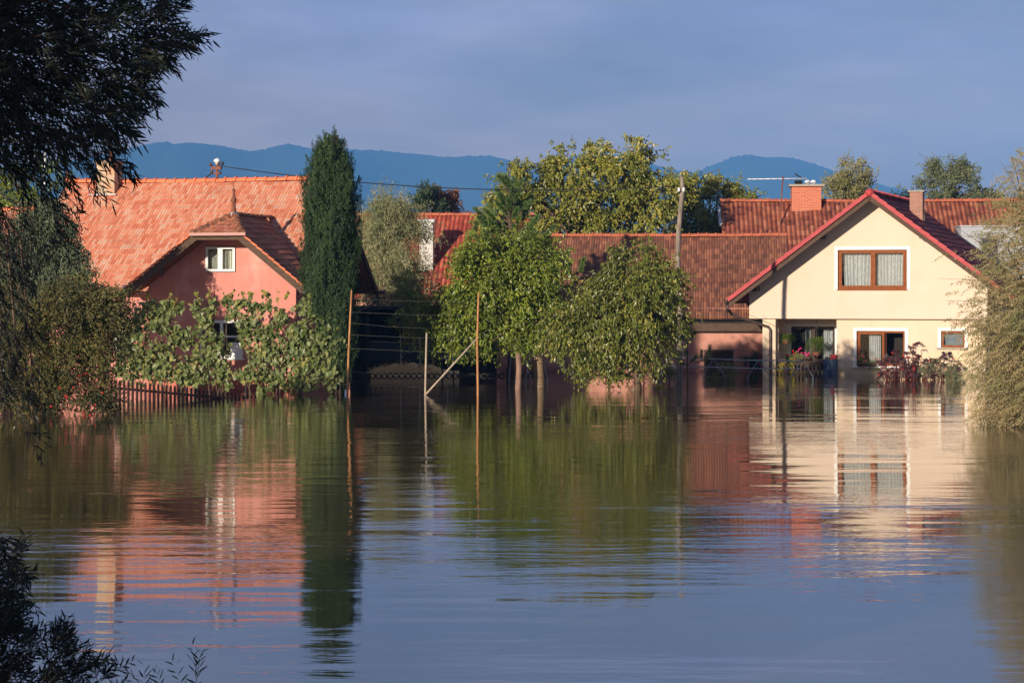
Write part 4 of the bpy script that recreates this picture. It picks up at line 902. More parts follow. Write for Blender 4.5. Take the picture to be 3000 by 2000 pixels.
LM = {
 'cypress': leafmat('cypress_green', [(0.0216, 0.0436, 0.0141), (0.0395, 0.078, 0.0225), (0.0609, 0.112, 0.0309)], .10, .6, clump=(0.0216, 0.0467, 0.0169), cscale=2.2),
 'pine': leafmat('pine_green', [(0.0525, 0.105, 0.027), (0.09, 0.158, 0.0375), (0.15, 0.21, 0.06)], .15, .5),
 'cherry': leafmat('cherry_green', [(.075, .12, .012), (.13, .19, .018), (.22, .28, .028), (.36, .37, .055)], .16, .36, clump=(.10, .13, .014), cscale=1.1, spec=.5),
 'cherry2': leafmat('cherry_olive', [(.07, .10, .013), (.12, .155, .02), (.20, .225, .03), (.38, .31, .08)], .14, .36, clump=(.085, .10, .014), cscale=1.1, spec=.5),
 'walnut': leafmat('walnut_olive', [(.13, .15, .02), (.21, .23, .03), (.34, .33, .045), (.44, .33, .08)], .16, .40, clump=(.13, .15, .02), cscale=.8, spec=.5),
 'palewillow': leafmat('silver_willow', [(.26, .26, .12), (.36, .34, .18), (.48, .44, .26), (.16, .17, .07)], .28, .5, clump=(.18, .20, .09), cscale=.9),
 'rightwillow': leafmat('dry_willow', [(.27, .22, .10), (.38, .29, .15), (.50, .37, .22), (.20, .19, .07)], .32, .5, clump=(.26, .25, .11), cscale=.8),
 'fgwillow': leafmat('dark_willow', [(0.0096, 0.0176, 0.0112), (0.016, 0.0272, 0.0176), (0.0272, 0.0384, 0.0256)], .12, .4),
 'vine': leafmat('vine_green', [(.07, .10, .025), (.12, .16, .045), (.20, .24, .085), (.27, .29, .12), (.36, .33, .08)], .25, .42, clump=(.12, .16, .04), cscale=1.4, spec=.5),
 'vinetip': leafmat('vine_yellow_tips', [(.22, .25, .03), (.32, .32, .05), (.16, .20, .03)], .4, .5),
 'bush': leafmat('bush_olive', [(0.0675, 0.09, 0.0225), (0.12, 0.128, 0.033), (0.21, 0.18, 0.0525), (0.135, 0.075, 0.0375)], .25, .55, clump=(0.0675, 0.0675, 0.027), cscale=1.0),
 'conifer': leafmat('grey_conifer', [(0.0675, 0.0945, 0.0473), (0.115, 0.149, 0.081), (0.176, 0.203, 0.121)], .12, .6, clump=(0.0405, 0.0607, 0.0297), cscale=1.2),
 'castor': leafmat('purple_leaves', [(.035, .016, .022), (.065, .026, .030), (.11, .05, .05), (.17, .12, .11)], .15, .4),
 'fern': leafmat('fern_green', [(.09, .15, .012), (.15, .22, .02), (.06, .10, .01)], .35, .6),
 'yellowtree': leafmat('yellowing_leaves', [(.20, .19, .06), (.30, .27, .10), (.38, .33, .16), (.15, .17, .05)], .3, .6),
 'greytree': leafmat('grey_green_leaves', [(.10, .13, .055), (.16, .18, .09), (.24, .25, .14)], .25, .6),
 'hedge': leafmat('deep_hedge', [(.020, .040, .014), (.035, .06, .020), (.05, .08, .025)], .1, .6),
 'rusttree': leafmat('copper_leaves', [(.16, .06, .03), (.24, .10, .05), (.09, .05, .025)], .2, .6),
 'weed': leafmat('garden_weed', [(.10, .14, .03), (.18, .20, .05), (.26, .24, .09), (.13, .08, .06)], .3, .6),
 'yellowleaf': leafmat('yellow_leaves', [(.45, .38, .04), (.55, .42, .05), (.30, .32, .05)], .35, .5),
}
def seed(k): return np.random.default_rng(k)

# ---- cypress: upright plumes packed round a spindle
def cypress():
    Y = 74; r = seed(41); R = root('cypress_tree', 'tall dark green columnar cypress at the corner of the pink house', 'tree', Wd(968, Y)); o = np.array(R.location)
    prof = [(415, 968, 10), (428, 967, 28), (448, 966, 46), (470, 966, 64), (540, 968, 84), (640, 968, 92), (740, 968, 96), (830, 968, 92), (880, 970, 84), (960, 985, 66), (1060, 995, 48), (1130, 1000, 30), (1160, 1000, 26)]
    ys = np.array([a[0] for a in prof]); xc = np.array([a[1] for a in prof]); ww = np.array([a[2] for a in prof])
    n = 2300; q = r.uniform(0, 1, n * 3); yy = 420 + q * 735; w_ = np.interp(yy, ys, ww); k = r.uniform(0, 96, n * 3) < w_; yy = yy[k][:n]; w_ = w_[k][:n]; n = len(yy)
    c = np.interp(yy, ys, xc); th = r.uniform(0, 2 * math.pi, n); rad = w_ * (.80 + .16 * np.sin(th * 5 + yy * .021) + .08 * r.normal(0, 1, n)); s_ = Y / F
    base = np.stack([(c + np.cos(th) * rad - 1500) * s_, Y + np.sin(th) * rad * s_, CH + (H - yy) * s_], -1)
    outd = np.stack([np.cos(th), np.sin(th), np.zeros(n)], -1)
    pd = outd * .22 + r.normal(0, .10, (n, 3)) + np.array([0, 0, 1.0]); pd /= np.linalg.norm(pd, axis=1, keepdims=True)
    per = 44; t = r.uniform(0, 1, (n, per, 1)); pl = (.42 * r.uniform(.6, 1.3, n))[:, None, None]
    wid = .062 * (1 - t) ** .7 * np.minimum(1, t * 6 + .3)
    cen = base[:, None, :] - outd[:, None, :] * .10 + pd[:, None, :] * t * pl + r.normal(0, 1, (n, per, 3)) * wid
    ld = pd[:, None, :] * 1.0 + (cen - base[:, None, :] - pd[:, None, :] * t * pl) * 3 + r.normal(0, .25, (n, per, 3))
    cen = cen.reshape(-1, 3); ld = ld.reshape(-1, 3); k = cen[:, 2] > .02; cen, ld = cen[k], ld[k]; m = len(cen)
    inst('crown', 'tree', cen - o, ld, .075 * r.uniform(.7, 1.3, m), .022 * r.uniform(.7, 1.3, m), r, R, LM['cypress'], .1, Nrm=np.repeat(outd, per, 0)[k] + r.normal(0, .5, (m, 3)))
    tp = [Wd(985, Y, z) - R.location for z in (-1, 2, 5, 8)]
    one('trunk', M['bark'], R, lambda mb: mb.tube(tp, [.22, .2, .12, .05]), True)
    # dense inner core of older growth
    k2 = 36000; q = r.uniform(0, 1, k2); yy = 430 + q * 712; w_ = np.interp(yy, ys, ww) * .80 * r.uniform(0, 1, k2) ** .4; c = np.interp(yy, ys, xc); th = r.uniform(0, 6.3, k2)
    C = np.stack([(c + np.cos(th) * w_ - 1500) * s_, Y + np.sin(th) * w_ * s_, CH + (H - yy) * s_], -1); D = r.normal(0, .5, (k2, 3)) + np.array([0, 0, 1]); kk = C[:, 2] > .05
    inst('inner_growth', 'tree', C[kk] - o, D[kk], np.full(kk.sum(), .09), np.full(kk.sum(), .035), r, R, LM['cypress'], .1)
cypress()

# ---- cherry trees standing in the water
make_tree('cherry_tree', 'leafy cherry tree with a thick trunk in the water, left of the wooden pole', 'tree', 78,
    [(1375, 815, 70, 95), (1445, 760, 90, 85), (1540, 800, 95, 120), (1255, 915, 72, 70), (1225, 945, 40, 45), (1340, 945, 95, 80), (1440, 935, 100, 80), (1530, 900, 85, 100), (1370, 1025, 70, 32), (1300, 900, 55, 65), (1450, 870, 130, 120), (1590, 820, 45, 90), (1500, 720, 50, 50), (1600, 730, 45, 60), (1220, 930, 25, 40), (1430, 1030, 80, 22), (1500, 1022, 45, 20), (1200, 915, 42, 42), (1235, 880, 45, 45), (1300, 1000, 45, 30)],
    3500, 11, .135, .062, LM['cherry'], seed(51), trunk=[(1581, 1190, .19), (1581, 1120, .175), (1579, 1060, .16), (1575, 1000, .12), (1570, 900, .09)], tmat=M['cherrybark'], base=1581, droop=.55, dep=.9, shell=.35)
make_tree('cherry_tree', 'rounder cherry tree with hanging olive leaves directly in front of the wooden pole', 'tree', 76.5,
    [(1850, 770, 60, 50), (1800, 850, 100, 80), (1890, 860, 105, 90), (1760, 930, 110, 80), (1870, 960, 120, 90), (1700, 980, 95, 65), (1780, 1010, 85, 45), (1680, 1040, 50, 32), (1850, 1000, 90, 40), (1940, 900, 60, 80), (1770, 780, 40, 40), (1660, 960, 60, 60), (1765, 1085, 30, 22), (1640, 1070, 35, 22), (1710, 1055, 55, 28), (1960, 820, 30, 40)],
    2900, 10, .15, .060, LM['cherry2'], seed(52), trunk=[(1868, 1190, .13), (1868, 1100, .12), (1862, 1030, .10), (1850, 950, .07)], base=1868, droop=.9, dep=.9, shell=.35)
# ---- walnuts beyond the barn
make_tree('walnut_tree', 'big olive green walnut tree rising over the long barn roof', 'tree', 103,
    [(1560, 600, 130, 90), (1700, 580, 150, 110), (1830, 600, 110, 110), (1650, 500, 90, 60), (1800, 500, 90, 55), (1530, 520, 70, 60), (1870, 480, 45, 60), (1440, 600, 45, 50), (1425, 570, 30, 25), (1500, 490, 30, 50), (1720, 450, 45, 35), (1640, 455, 40, 25), (1860, 440, 22, 28), (1750, 660, 200, 40), (1930, 600, 50, 90), (1890, 540, 55, 60)],
    3000, 10, .20, .085, LM['walnut'], seed(53), trunk=[(1700, 1100, .35), (1700, 900, .3), (1700, 720, .22)], base=1700, droop=.75, twig=.5, dep=.7, shell=.5, lump=.3, up=.3)
make_tree('walnut_tree', 'smaller walnut tree showing right of the wooden pole, left of the brick chimney', 'tree', 110,
    [(2030, 620, 80, 80), (2100, 620, 80, 60), (1990, 560, 45, 60), (2080, 560, 60, 50), (2150, 590, 40, 50), (2010, 510, 35, 25), (2090, 515, 22, 28), (2170, 560, 25, 30), (2230, 580, 30, 16), (2060, 680, 110, 30)],
    1200, 10, .19, .085, LM['walnut'], seed(54), trunk=[(2060, 1080, .3), (2060, 850, .22), (2060, 700, .16)], base=2060, droop=.7, twig=.5, dep=.7, shell=.5, lump=.3, up=.3)
# ---- pale willow behind the pink house
make_tree('silver_willow', 'pale silvery willow between the cypress and the white chimney', 'tree', 100,
    [(1120, 690, 55, 70), (1180, 720, 60, 100), (1130, 800, 60, 90), (1195, 820, 50, 70), (1150, 640, 55, 45), (1145, 590, 28, 35), (1195, 665, 28, 35), (1100, 620, 35, 30), (1170, 880, 80, 45), (1222, 800, 22, 45), (1075, 645, 20, 35)],
    4200, 14, .11, .036, LM['palewillow'], seed(55), trunk=[(1160, 1090, .25), (1160, 900, .2), (1160, 750, .12)], base=1160, droop=1.0, twig=.6, dep=.8, shell=.3, up=.15)
make_tree('hedge_bush', 'dense unlit evergreen hedge below the silver willow', 'bush', 97, [(1130, 930, 60, 60), (1200, 940, 70, 55), (1260, 950, 60, 50), (1100, 960, 40, 60)], 700, 10, .10, .05, LM['hedge'], seed(56), base=1170, droop=.2, dep=.6)
# ---- far trees
make_tree('far_conifer', 'distant dark conifer pair above the red roof', 'tree', 150, [(1250, 590, 16, 36), (1228, 605, 14, 22), (1268, 610, 20, 20)], 260, 10, .22, .09, LM['hedge'], seed(57), base=1250, droop=-.6, dep=.8, up=.8, trunk=[(1250, 800, .3), (1250, 620, .15)])
make_tree('copper_tree', 'distant copper leaved tree beside the far conifers', 'tree', 152, [(1300, 592, 34, 30), (1325, 605, 22, 22), (1285, 605, 22, 20)], 360, 10, .22, .12, LM['rusttree'], seed(58), base=1300, droop=.2, dep=.8, trunk=[(1300, 800, .3), (1300, 620, .15)])
make_tree('poplar_tree', 'yellowing tree behind the apex of the crimson roof', 'tree', 122, [(2480, 545, 55, 40), (2500, 510, 30, 35), (2450, 560, 40, 30), (2530, 560, 30, 35), (2470, 490, 10, 18)], 700, 11, .12, .07, LM['yellowtree'], seed(59), base=2480, droop=.1, dep=.8, up=.8, lump=.35, trunk=[(2480, 900, .25), (2480, 600, .15)])
make_tree('poplar_tree', 'grey green tree behind the pantiled roof, right of the small chimney', 'tree', 125, [(2760, 550, 60, 42), (2820, 555, 60, 40), (2770, 510, 45, 35), (2720, 560, 40, 30), (2860, 570, 40, 28), (2815, 500, 14, 16)], 1000, 11, .13, .07, LM['greytree'], seed(60), base=2780, droop=.1, dep=.8, up=.7, lump=.3, trunk=[(2780, 900, .25), (2780, 600, .15)])
make_tree('far_bush', 'line of low dark green growth behind the pantiled ridge', 'bush', 128, [(2920, 585, 60, 14), (2990, 580, 50, 18), (2650, 580, 30, 8)], 260, 10, .14, .08, LM['greytree'], seed(61), base=2900, droop=.1, dep=.8, up=.5)
make_tree('left_back_tree', 'yellow green tree above the cottage roof at the left edge', 'tree', 98, [(40, 560, 70, 60), (110, 540, 60, 60), (60, 505, 30, 30), (-40, 560, 70, 60), (150, 590, 40, 40)], 1000, 10, .12, .065, LM['cherry'], seed(62), base=50, droop=.4, dep=.8, trunk=[(50, 1000, .2), (50, 620, .12)])
# ---- pine
def pine():
    Y = 90; r = seed(63); R = root('pine_tree', 'green pine with long soft needles behind the left cherry tree', 'tree', Wd(1495, Y)); o = np.array(R.location); s_ = Y / F
    tufts = []
    for lev, (py, w) in enumerate([(560, 8), (590, 25), (625, 55), (665, 85), (700, 100), (740, 115), (790, 125), (850, 130), (900, 120)]):
        k = max(2, int(w / 9)) + 4
        for i in range(k):
            a = r.uniform(0, 6.3); rr = w * r.uniform(.25, 1.0)
            tufts.append((1495 + math.cos(a) * rr, py + r.uniform(-22, 14) - rr * .12, Y + math.sin(a) * rr * s_, math.cos(a), math.sin(a)))
    for px, py in ((1700, 795), (1660, 800), (1655, 770), (1770, 950), (1385, 690), (1400, 735), (1605, 700), (1590, 735), (1600, 745)): tufts.append((px, py, Y, .3, -.3))
    C = []; D = []
    mb = MB()
    for px, py, yy, ca, sa in tufts:
        p = np.array([(px - 1500) / F * yy, yy, CH + (H - py) / F * yy]); bd = np.array([ca * .8, sa * .8, .75]); bd /= np.linalg.norm(bd)
        n = 430; t = r.uniform(-.15, 1, (n, 1)) * .5; c = p + bd * t; d = bd * .9 + r.normal(0, .55, (n, 3)) + np.array([0, 0, .1]); C.append(c); D.append(d)
        if px < 1650: mb.tube([Vector((Wd(1495, Y).x, Y, p[2] - .35)) - R.location, Vector(p + bd * .3) - R.location], [.035, .012], 5)
    C = np.concatenate(C); D = np.concatenate(D); n = len(C)
    inst('crown', 'tree', C - o, D, .18 * r.uniform(.7, 1.2, n), .022 * np.ones(n), r, R, LM['pine'], .1)
    mb.build('limbs', M['bark'], R)
    one('trunk', M['bark'], R, lambda m: m.tube([Wd(1497, Y, -1) - R.location, Wd(1497, Y, 4) - R.location, P(1493, 600, Y) - R.location, P(1492, 552, Y) - R.location], [.16, .1, .04, .02]), True)
pine()
def sapling():
    Y = 80; r = seed(64); R = root('pine_sapling', 'thin young pine standing in the water right of the wooden pole', 'tree', Wd(2015, Y)); o = np.array(R.location)
    C = []; D = []; mb = MB(); mb.tube([P(2015, 1160, Y) - R.location, P(2014, 1080, Y) - R.location, P(2014, 1005, Y) - R.location, P(2017, 965, Y) - R.location], [.035, .028, .02, .01], 6)
    for (x0, y0), (x1, y1), y2 in (((2014, 1005), (2037, 975), -.2), ((2014, 1005), (1998, 985), .2), ((2014, 1005), (2017, 962), 0), ((2014, 1072), (1968, 1040), .3), ((2014, 1072), (2042, 1045), -.3), ((2014, 1072), (2076, 1050), .2), ((2014, 1072), (1990, 1062), -.2), ((2014, 1040), (2012, 1035), 0), ((2076, 1055), (2080, 1015), .1), ((2055, 1060), (2055, 1030), .1)):
        a = np.array(P(x0, y0, Y)); b = np.array(P(x1, y1, Y + y2)); mb.tube([Vector(a - o), Vector(b - o)], [.012, .007], 4)
        n = 170; t = r.uniform(.3, 1.0, (n, 1)); d = (b - a) / np.linalg.norm(b - a + 1e-6); C.append(a + (b - a) * t); D.append(d * .6 + np.array([0, 0, .35]) + r.normal(0, .5, (n, 3)))
    mb.build('trunk', M['bark'], R); C = np.concatenate(C); D = np.concatenate(D); n = len(C)
    inst('crown', 'tree', C - o, D, .15 * r.uniform(.6, 1.2, n), .011 * np.ones(n), r, R, LM['pine'], .1)
sapling()
# ---- left edge growth
make_tree('spruce_tree', 'shaggy grey green conifer hiding the left end of the orange roof', 'tree', 71.5,
    [(150, 700, 65, 80), (195, 765, 45, 75), (100, 780, 110, 90), (180, 830, 85, 60), (60, 850, 90, 80), (110, 640, 60, 50), (228, 735, 18, 28), (235, 800, 18, 35), (60, 720, 60, 60), (150, 620, 28, 32), (-30, 820, 60, 100)],
    4200, 12, .11, .045, LM['conifer'], seed(65), base=120, droop=.9, twig=.35, dep=.7, shell=.35, lump=.3, trunk=[(120, 1230, .2), (120, 900, .15), (120, 720, .1)])
R_, _ = make_tree('fruit_bush', 'straggly olive bush with small red fruit at the left waterline', 'bush', 62,
    [(60, 960, 110, 90), (170, 960, 100, 70), (270, 930, 70, 60), (100, 1070, 130, 90), (220, 1060, 110, 70), (60, 1160, 110, 50), (190, 1160, 120, 50), (290, 1180, 55, 34), (300, 1010, 50, 70), (-40, 1080, 80, 130), (310, 880, 35, 20), (280, 905, 60, 55), (320, 970, 45, 60), (225, 880, 60, 50)],
    6000, 11, .085, .045, LM['bush'], seed(66), base=150, droop=.3, twig=.4, dep=.7, shell=.3, lump=.25, trunk=[(150, 1260, .06), (170, 1120, .05), (200, 1000, .035)])
sp = MB(); sp.lathe((0, 0, 0), [(.008, -.030), (.026, -.018), (.032, 0), (.026, .02), (.008, .028)], 8); b0_ = sp.build('fruit', M['redberry'], R_, True)
for i, (px, py) in enumerate(((240, 1098), (252, 1094), (175, 1137), (192, 1158), (196, 1163), (280, 1185), (245, 1205), (247, 1212), (264, 1216), (97, 1102), (232, 1100), (150, 1190), (60, 1180), (215, 1135), (300, 1150))):
    o_ = b0_ if i == 0 else b0_.copy()
    if i: COL.objects.link(o_); o_.parent = R_
    o_.location = P(px, py, 62 - .75) - R_.location
# ---- grape vines on the trellis
def vine(label, blobs, n, tips, k, Y=73.7):
    n = int(n * 1.5); r = seed(k); R = root('grape_vine', label, 'vine', Wd(blobs[0][0], Y), group='grape vines along the trellis in front of the pink wall'); o = np.array(R.location)
    pts, nrm, C, Rr = blob_pts(r, blobs, Y, n, .45, .0, .2)
    D = r.normal(0, .55, (n, 3)) + np.array([0, -.25, -.75]); keep = pts[:, 2] > .03
    pts, D = pts[keep], D[keep]; m = len(pts); sz = .15 * r.uniform(.32, 1.2, m)
    Nn = r.normal(0, .55, (m, 3)) + np.array([-.3, -1.0, .35])
    inst('foliage', 'vine', pts - o, D, sz, sz * 1.0, r, R, LM['vine'], .3, T_VINE, Nn)
    if tips:
        C2 = []; D2 = []
        mb = MB()
        for (x0, y0), (x1, y1) in tips:
            a, b = np.array(P(x0, y0, Y - .1)), np.array(P(x1, y1, Y - .1)); mb.tube([Vector(a - o), Vector((a + b) / 2 + np.array([.04, 0, 0]) - o), Vector(b - o)], [.008, .006, .003], 4)
            for t in np.linspace(.25, 1, 6): C2.append(a + (b - a) * t + r.normal(0, .03, 3)); D2.append(r.normal(0, .6, 3) + np.array([0, -.2, -.1]))
        mb.build('shoots', M['stake'], R); C2 = np.array(C2); D2 = np.array(D2); m = len(C2); sz = .10 * r.uniform(.6, 1.3, m)
        inst('young_leaves', 'vine', C2 - o, D2, sz, sz, r, R, LM['vinetip'], .3, T_VINE, r.normal(0, .6, (m, 3)) + np.array([-.3, -1, .3]))
    # woody canes
    mb = MB(); rr = random.Random(k)
    for i in range(9):
        b = blobs[rr.randrange(len(blobs))]; p = P(b[0] + rr.uniform(-20, 20), b[1] - b[3] * .5, Y); q_ = P(b[0] + rr.uniform(-30, 30), 1165, Y)
        mb.tube([q_ - R.location, q_.lerp(p, .5) + Vector((rr.uniform(-.15, .15), 0, 0)) - R.location, p - R.location], [.018, .012, .006], 5)
    mb.build('stem', M['bark'], R)
vine('leftmost grape vine, broad and leafy, beside the olive bush', [(400, 960, 45, 70), (390, 1060, 52, 70), (470, 1060, 70, 75), (470, 930, 50, 55), (520, 985, 40, 40), (440, 900, 40, 28), (500, 900, 40, 30), (370, 1010, 30, 70), (540, 1090, 35, 40), (350, 1080, 20, 35)], 1500, [((390, 905), (375, 822)), ((440, 890), (430, 862)), ((480, 890), (500, 856)), ((510, 890), (520, 868))], 71)
vine('second grape vine, climbing the stake before the white window', [(580, 900, 22, 35), (600, 940, 30, 30), (620, 900, 16, 40), (560, 990, 30, 40), (590, 1060, 45, 60), (640, 1030, 38, 55), (650, 1090, 35, 40), (570, 1110, 50, 25), (665, 1120, 20, 18), (610, 985, 45, 25)], 640, [((580, 880), (572, 850)), ((615, 880), (612, 850))], 72)
vine('third grape vine, arching loosely over the pink wall with gaps', [(665, 880, 20, 22), (710, 890, 36, 28), (745, 905, 25, 25), (720, 940, 50, 30), (780, 890, 18, 30), (740, 980, 40, 40), (790, 980, 35, 40), (770, 1040, 50, 40), (740, 1090, 45, 30), (820, 1040, 40, 50), (800, 1110, 50, 35), (820, 930, 25, 35), (705, 1095, 18, 20), (680, 920, 25, 20), (775, 1140, 28, 14), (860, 1120, 50, 30)], 1150, [((660, 880), (685, 852)), ((730, 870), (735, 856)), ((770, 880), (775, 848)), ((815, 900), (812, 845)), ((830, 880), (848, 860))], 73)
vine('rightmost grape vine, dense to the tall orange post beside the cypress', [(900, 900, 45, 30), (950, 920, 50, 45), (1000, 920, 20, 45), (880, 980, 50, 50), (950, 1000, 55, 60), (990, 980, 30, 60), (900, 1070, 55, 50), (960, 1080, 50, 45), (860, 1030, 30, 50), (900, 1125, 45, 22), (970, 1120, 30, 22)], 1450, [((1010, 900), (1012, 862)), ((905, 880), (912, 862)), ((950, 880), (948, 858))], 74)

# ---- right willow
def right_willow():
    r = seed(81); Y = 57; R = root('right_willow', 'feathery sandy green willow overhanging the water at the right edge', 'tree', Wd(3060, Y))
    poly = [(3200, 380), (2990, 455), (2950, 560), (2880, 660), (2810, 690), (2800, 740), (2830, 800), (2790, 850), (2805, 900), (2800, 960), (2850, 1010), (2835, 1080), (2860, 1120), (2880, 1170), (2845, 1215), (2870, 1246), (3200, 1256), (3500, 1100), (3500, 500)]
    n = 8500
    def dens(a, b):
        e = np.clip((a - (2805 + np.where(b < 900, (900 - b) * .16, 0))) / np.where(b < 900, 230, 150), .035, 1) ** 1.3
        return e * np.where(b < 600, .6, 1)
    st, X, Yp = spray_pts(r, poly, n, Y - 1.6, Y + 1.6, dens)
    d = np.stack([-.75 - .2 * r.uniform(0, 1, n), r.normal(0, .5, n), np.where(Yp < 900, .35, -.15) + r.normal(0, .5, n)], -1)
    tl = r.uniform(.3, .62, n)
    willow_twigs(r, st, d, tl, 14, .095, .026, R, LM['rightwillow'], 'crown', sag=.35, ang=.7, T=T_LEAF, ntwigmesh=900, twr=.004)
    # fine bare wands reaching left and up
    mb = MB()
    for (x0, y0), (x1, y1) in (((2990, 640), (2905, 505)), ((3000, 600), (2930, 470)), ((2980, 720), (2800, 690)), ((2960, 840), (2745, 815)), ((2960, 900), (2760, 880)), ((2990, 560), (2960, 450)), ((2950, 780), (2780, 650)), ((2960, 1000), (2790, 960)), ((3000, 660), (2880, 560))):
        a, b = P(x0, y0, Y), P(x1, y1, Y - .4); mb.tube([a - R.location, a.lerp(b, .5) + Vector((0, 0, .06)) - R.location, b - R.location], [.014, .009, .003], 4)
    for (x0, y0), (x1, y1) in (((3100, 1256), (2980, 820)), ((3120, 1200), (2900, 950)), ((3150, 1100), (3000, 560)), ((3100, 1250), (2900, 1120)), ((3120, 1150), (2950, 720))):
        a, b = P(x0, y0, Y), P(x1, y1, Y); mb.tube([a - R.location, a.lerp(b, .5) + Vector((0, .2, .3)) - R.location, b - R.location], [.07, .045, .012], 6)
    mb.build('limbs', M['bark'], R, True)
    one('trunk', M['bark'], R, lambda m: m.tube([Wd(3130, Y, -1) - R.location, Wd(3140, Y, 1.2) - R.location, Wd(3120, Y, 3) - R.location], [.25, .2, .14]), True)
right_willow()

# ---- foreground willow: one big tree on the near bank, shaded by added crown mass out of view
def fg_willow():
    r = seed(91); R = root('foreground_willow', 'shaded willow with long narrow leaves hanging in at the upper left', 'tree', Wd(-1700, 19)); Y0, Y1 = 17.6, 20.6
    poly = [(-250, -250), (640, -250), (560, -30), (545, 20), (500, 50), (560, 80), (600, 95), (540, 140), (480, 150), (505, 185), (460, 215), (440, 200), (445, 260), (455, 320), (420, 340), (395, 320), (385, 400), (375, 430), (330, 425), (330, 460), (410, 480), (380, 520), (330, 530), (300, 540), (310, 590), (260, 580), (230, 560), (225, 620), (180, 600), (190, 660), (150, 650), (130, 600), (60, 560), (0, 480), (-250, 500)]
    def dens(a, b): return np.clip(1.05 - (a / 560) * .45 - np.clip((b - 300) / 260, 0, 1) * .62, .10, 1)
    n = 2900; st, X, Yp = spray_pts(r, poly, n, Y0, Y1, dens)
    tl = r.uniform(.12, .26, n); L_px = tl * F / 19
    dirs = np.stack([.75 + r.normal(0, .3, n), r.normal(0, .35, n), np.clip(.55 - Yp / 380, -1.0, .5) + r.normal(0, .38, n)], -1)
    st = st - dirs / np.linalg.norm(dirs, axis=1, keepdims=True) * (tl * .55)[:, None]
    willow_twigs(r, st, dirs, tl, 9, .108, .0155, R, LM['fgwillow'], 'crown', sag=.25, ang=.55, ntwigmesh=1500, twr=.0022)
    # unseen crown mass added out of frame to block the sun from this edge
    k = 15000; n_ = unit(r, k); rad = r.uniform(.5, 1, k) ** .5
    C = np.array([-7.9, 11.4, 4.7]) + n_ * np.array([4.0, 4.2, 6.4]) * rad[:, None]; C = C[C[:, 2] > .1]; k = len(C)
    inst('added_shade_crown', 'tree', C - np.array(R.location), r.normal(0, 1, (k, 3)) + np.array([0, 0, -.6]), .42 * r.uniform(.7, 1.2, k), .16 * np.ones(k), r, R, LM['fgwillow'], .3)
    # big limbs reaching in
    mb = MB(); rr = random.Random(4); base = Wd(-1400, 19, 5.0)
    for (x1, y1) in ((560, 30), (560, 100), (470, 220), (400, 330), (330, 430), (230, 560), (420, 40), (300, 150), (180, 500), (120, 330), (380, 480), (60, 620), (280, 300)):
        b = P(x1, y1, rr.uniform(18, 20)); a = Vector((-6.4, 18.5 + rr.uniform(-1, 1), b.z + rr.uniform(.3, .9)))
        mb.tube([base - R.location, a - R.location, a.lerp(b, .55) + Vector((0, 0, .12)) - R.location, b - R.location], [.09, .04, .014, .004], 6)
    mb.build('limbs', M['bark'], R, True)
    one('trunk', M['bark'], R, lambda m: m.tube([(-10 - R.location.x, 12.5 - 19, -1), (-9.8 - R.location.x, 13 - 19, 2), (-9 - R.location.x, 16 - 19, 4), (base.x - R.location.x, base.y - 19, 5)], [.5, .42, .3, .2], 12), True)
fg_willow()
def fg_drape():
    r = seed(92); R = root('hanging_willow_branch', 'blurred dark willow branch hanging down the left edge to the water', 'tree', Wd(-60, 24)); 
    poly = [(-150, 560), (100, 600), (130, 700), (90, 820), (140, 900), (110, 1000), (120, 1090), (150, 1180), (120, 1250), (150, 1300), (110, 1330), (60, 1230), (20, 1200), (-150, 1230)]
    def dens(a, b): return np.clip(1.0 - (a + 20) / 220, .12, 1)
    n = 520; st, X, Yp = spray_pts(r, poly, n, 23, 26, dens); tl = r.uniform(.15, .32, n)
    dirs = np.stack([.35 + r.normal(0, .35, n), r.normal(0, .4, n), -.75 + r.normal(0, .3, n)], -1)
    st = st - dirs / np.linalg.norm(dirs, axis=1, keepdims=True) * (tl * .5)[:, None]
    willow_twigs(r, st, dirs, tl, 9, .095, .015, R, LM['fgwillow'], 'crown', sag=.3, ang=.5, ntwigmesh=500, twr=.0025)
    mb = MB()
    for x in (10, 60, 100): mb.tube([P(-160, 400, 25) - R.location, P(x - 40, 700, 24.5) - R.location, P(x, 1150, 24) - R.location], [.02, .014, .005], 5)
    mb.build('limbs', M['bark'], R)
fg_drape()
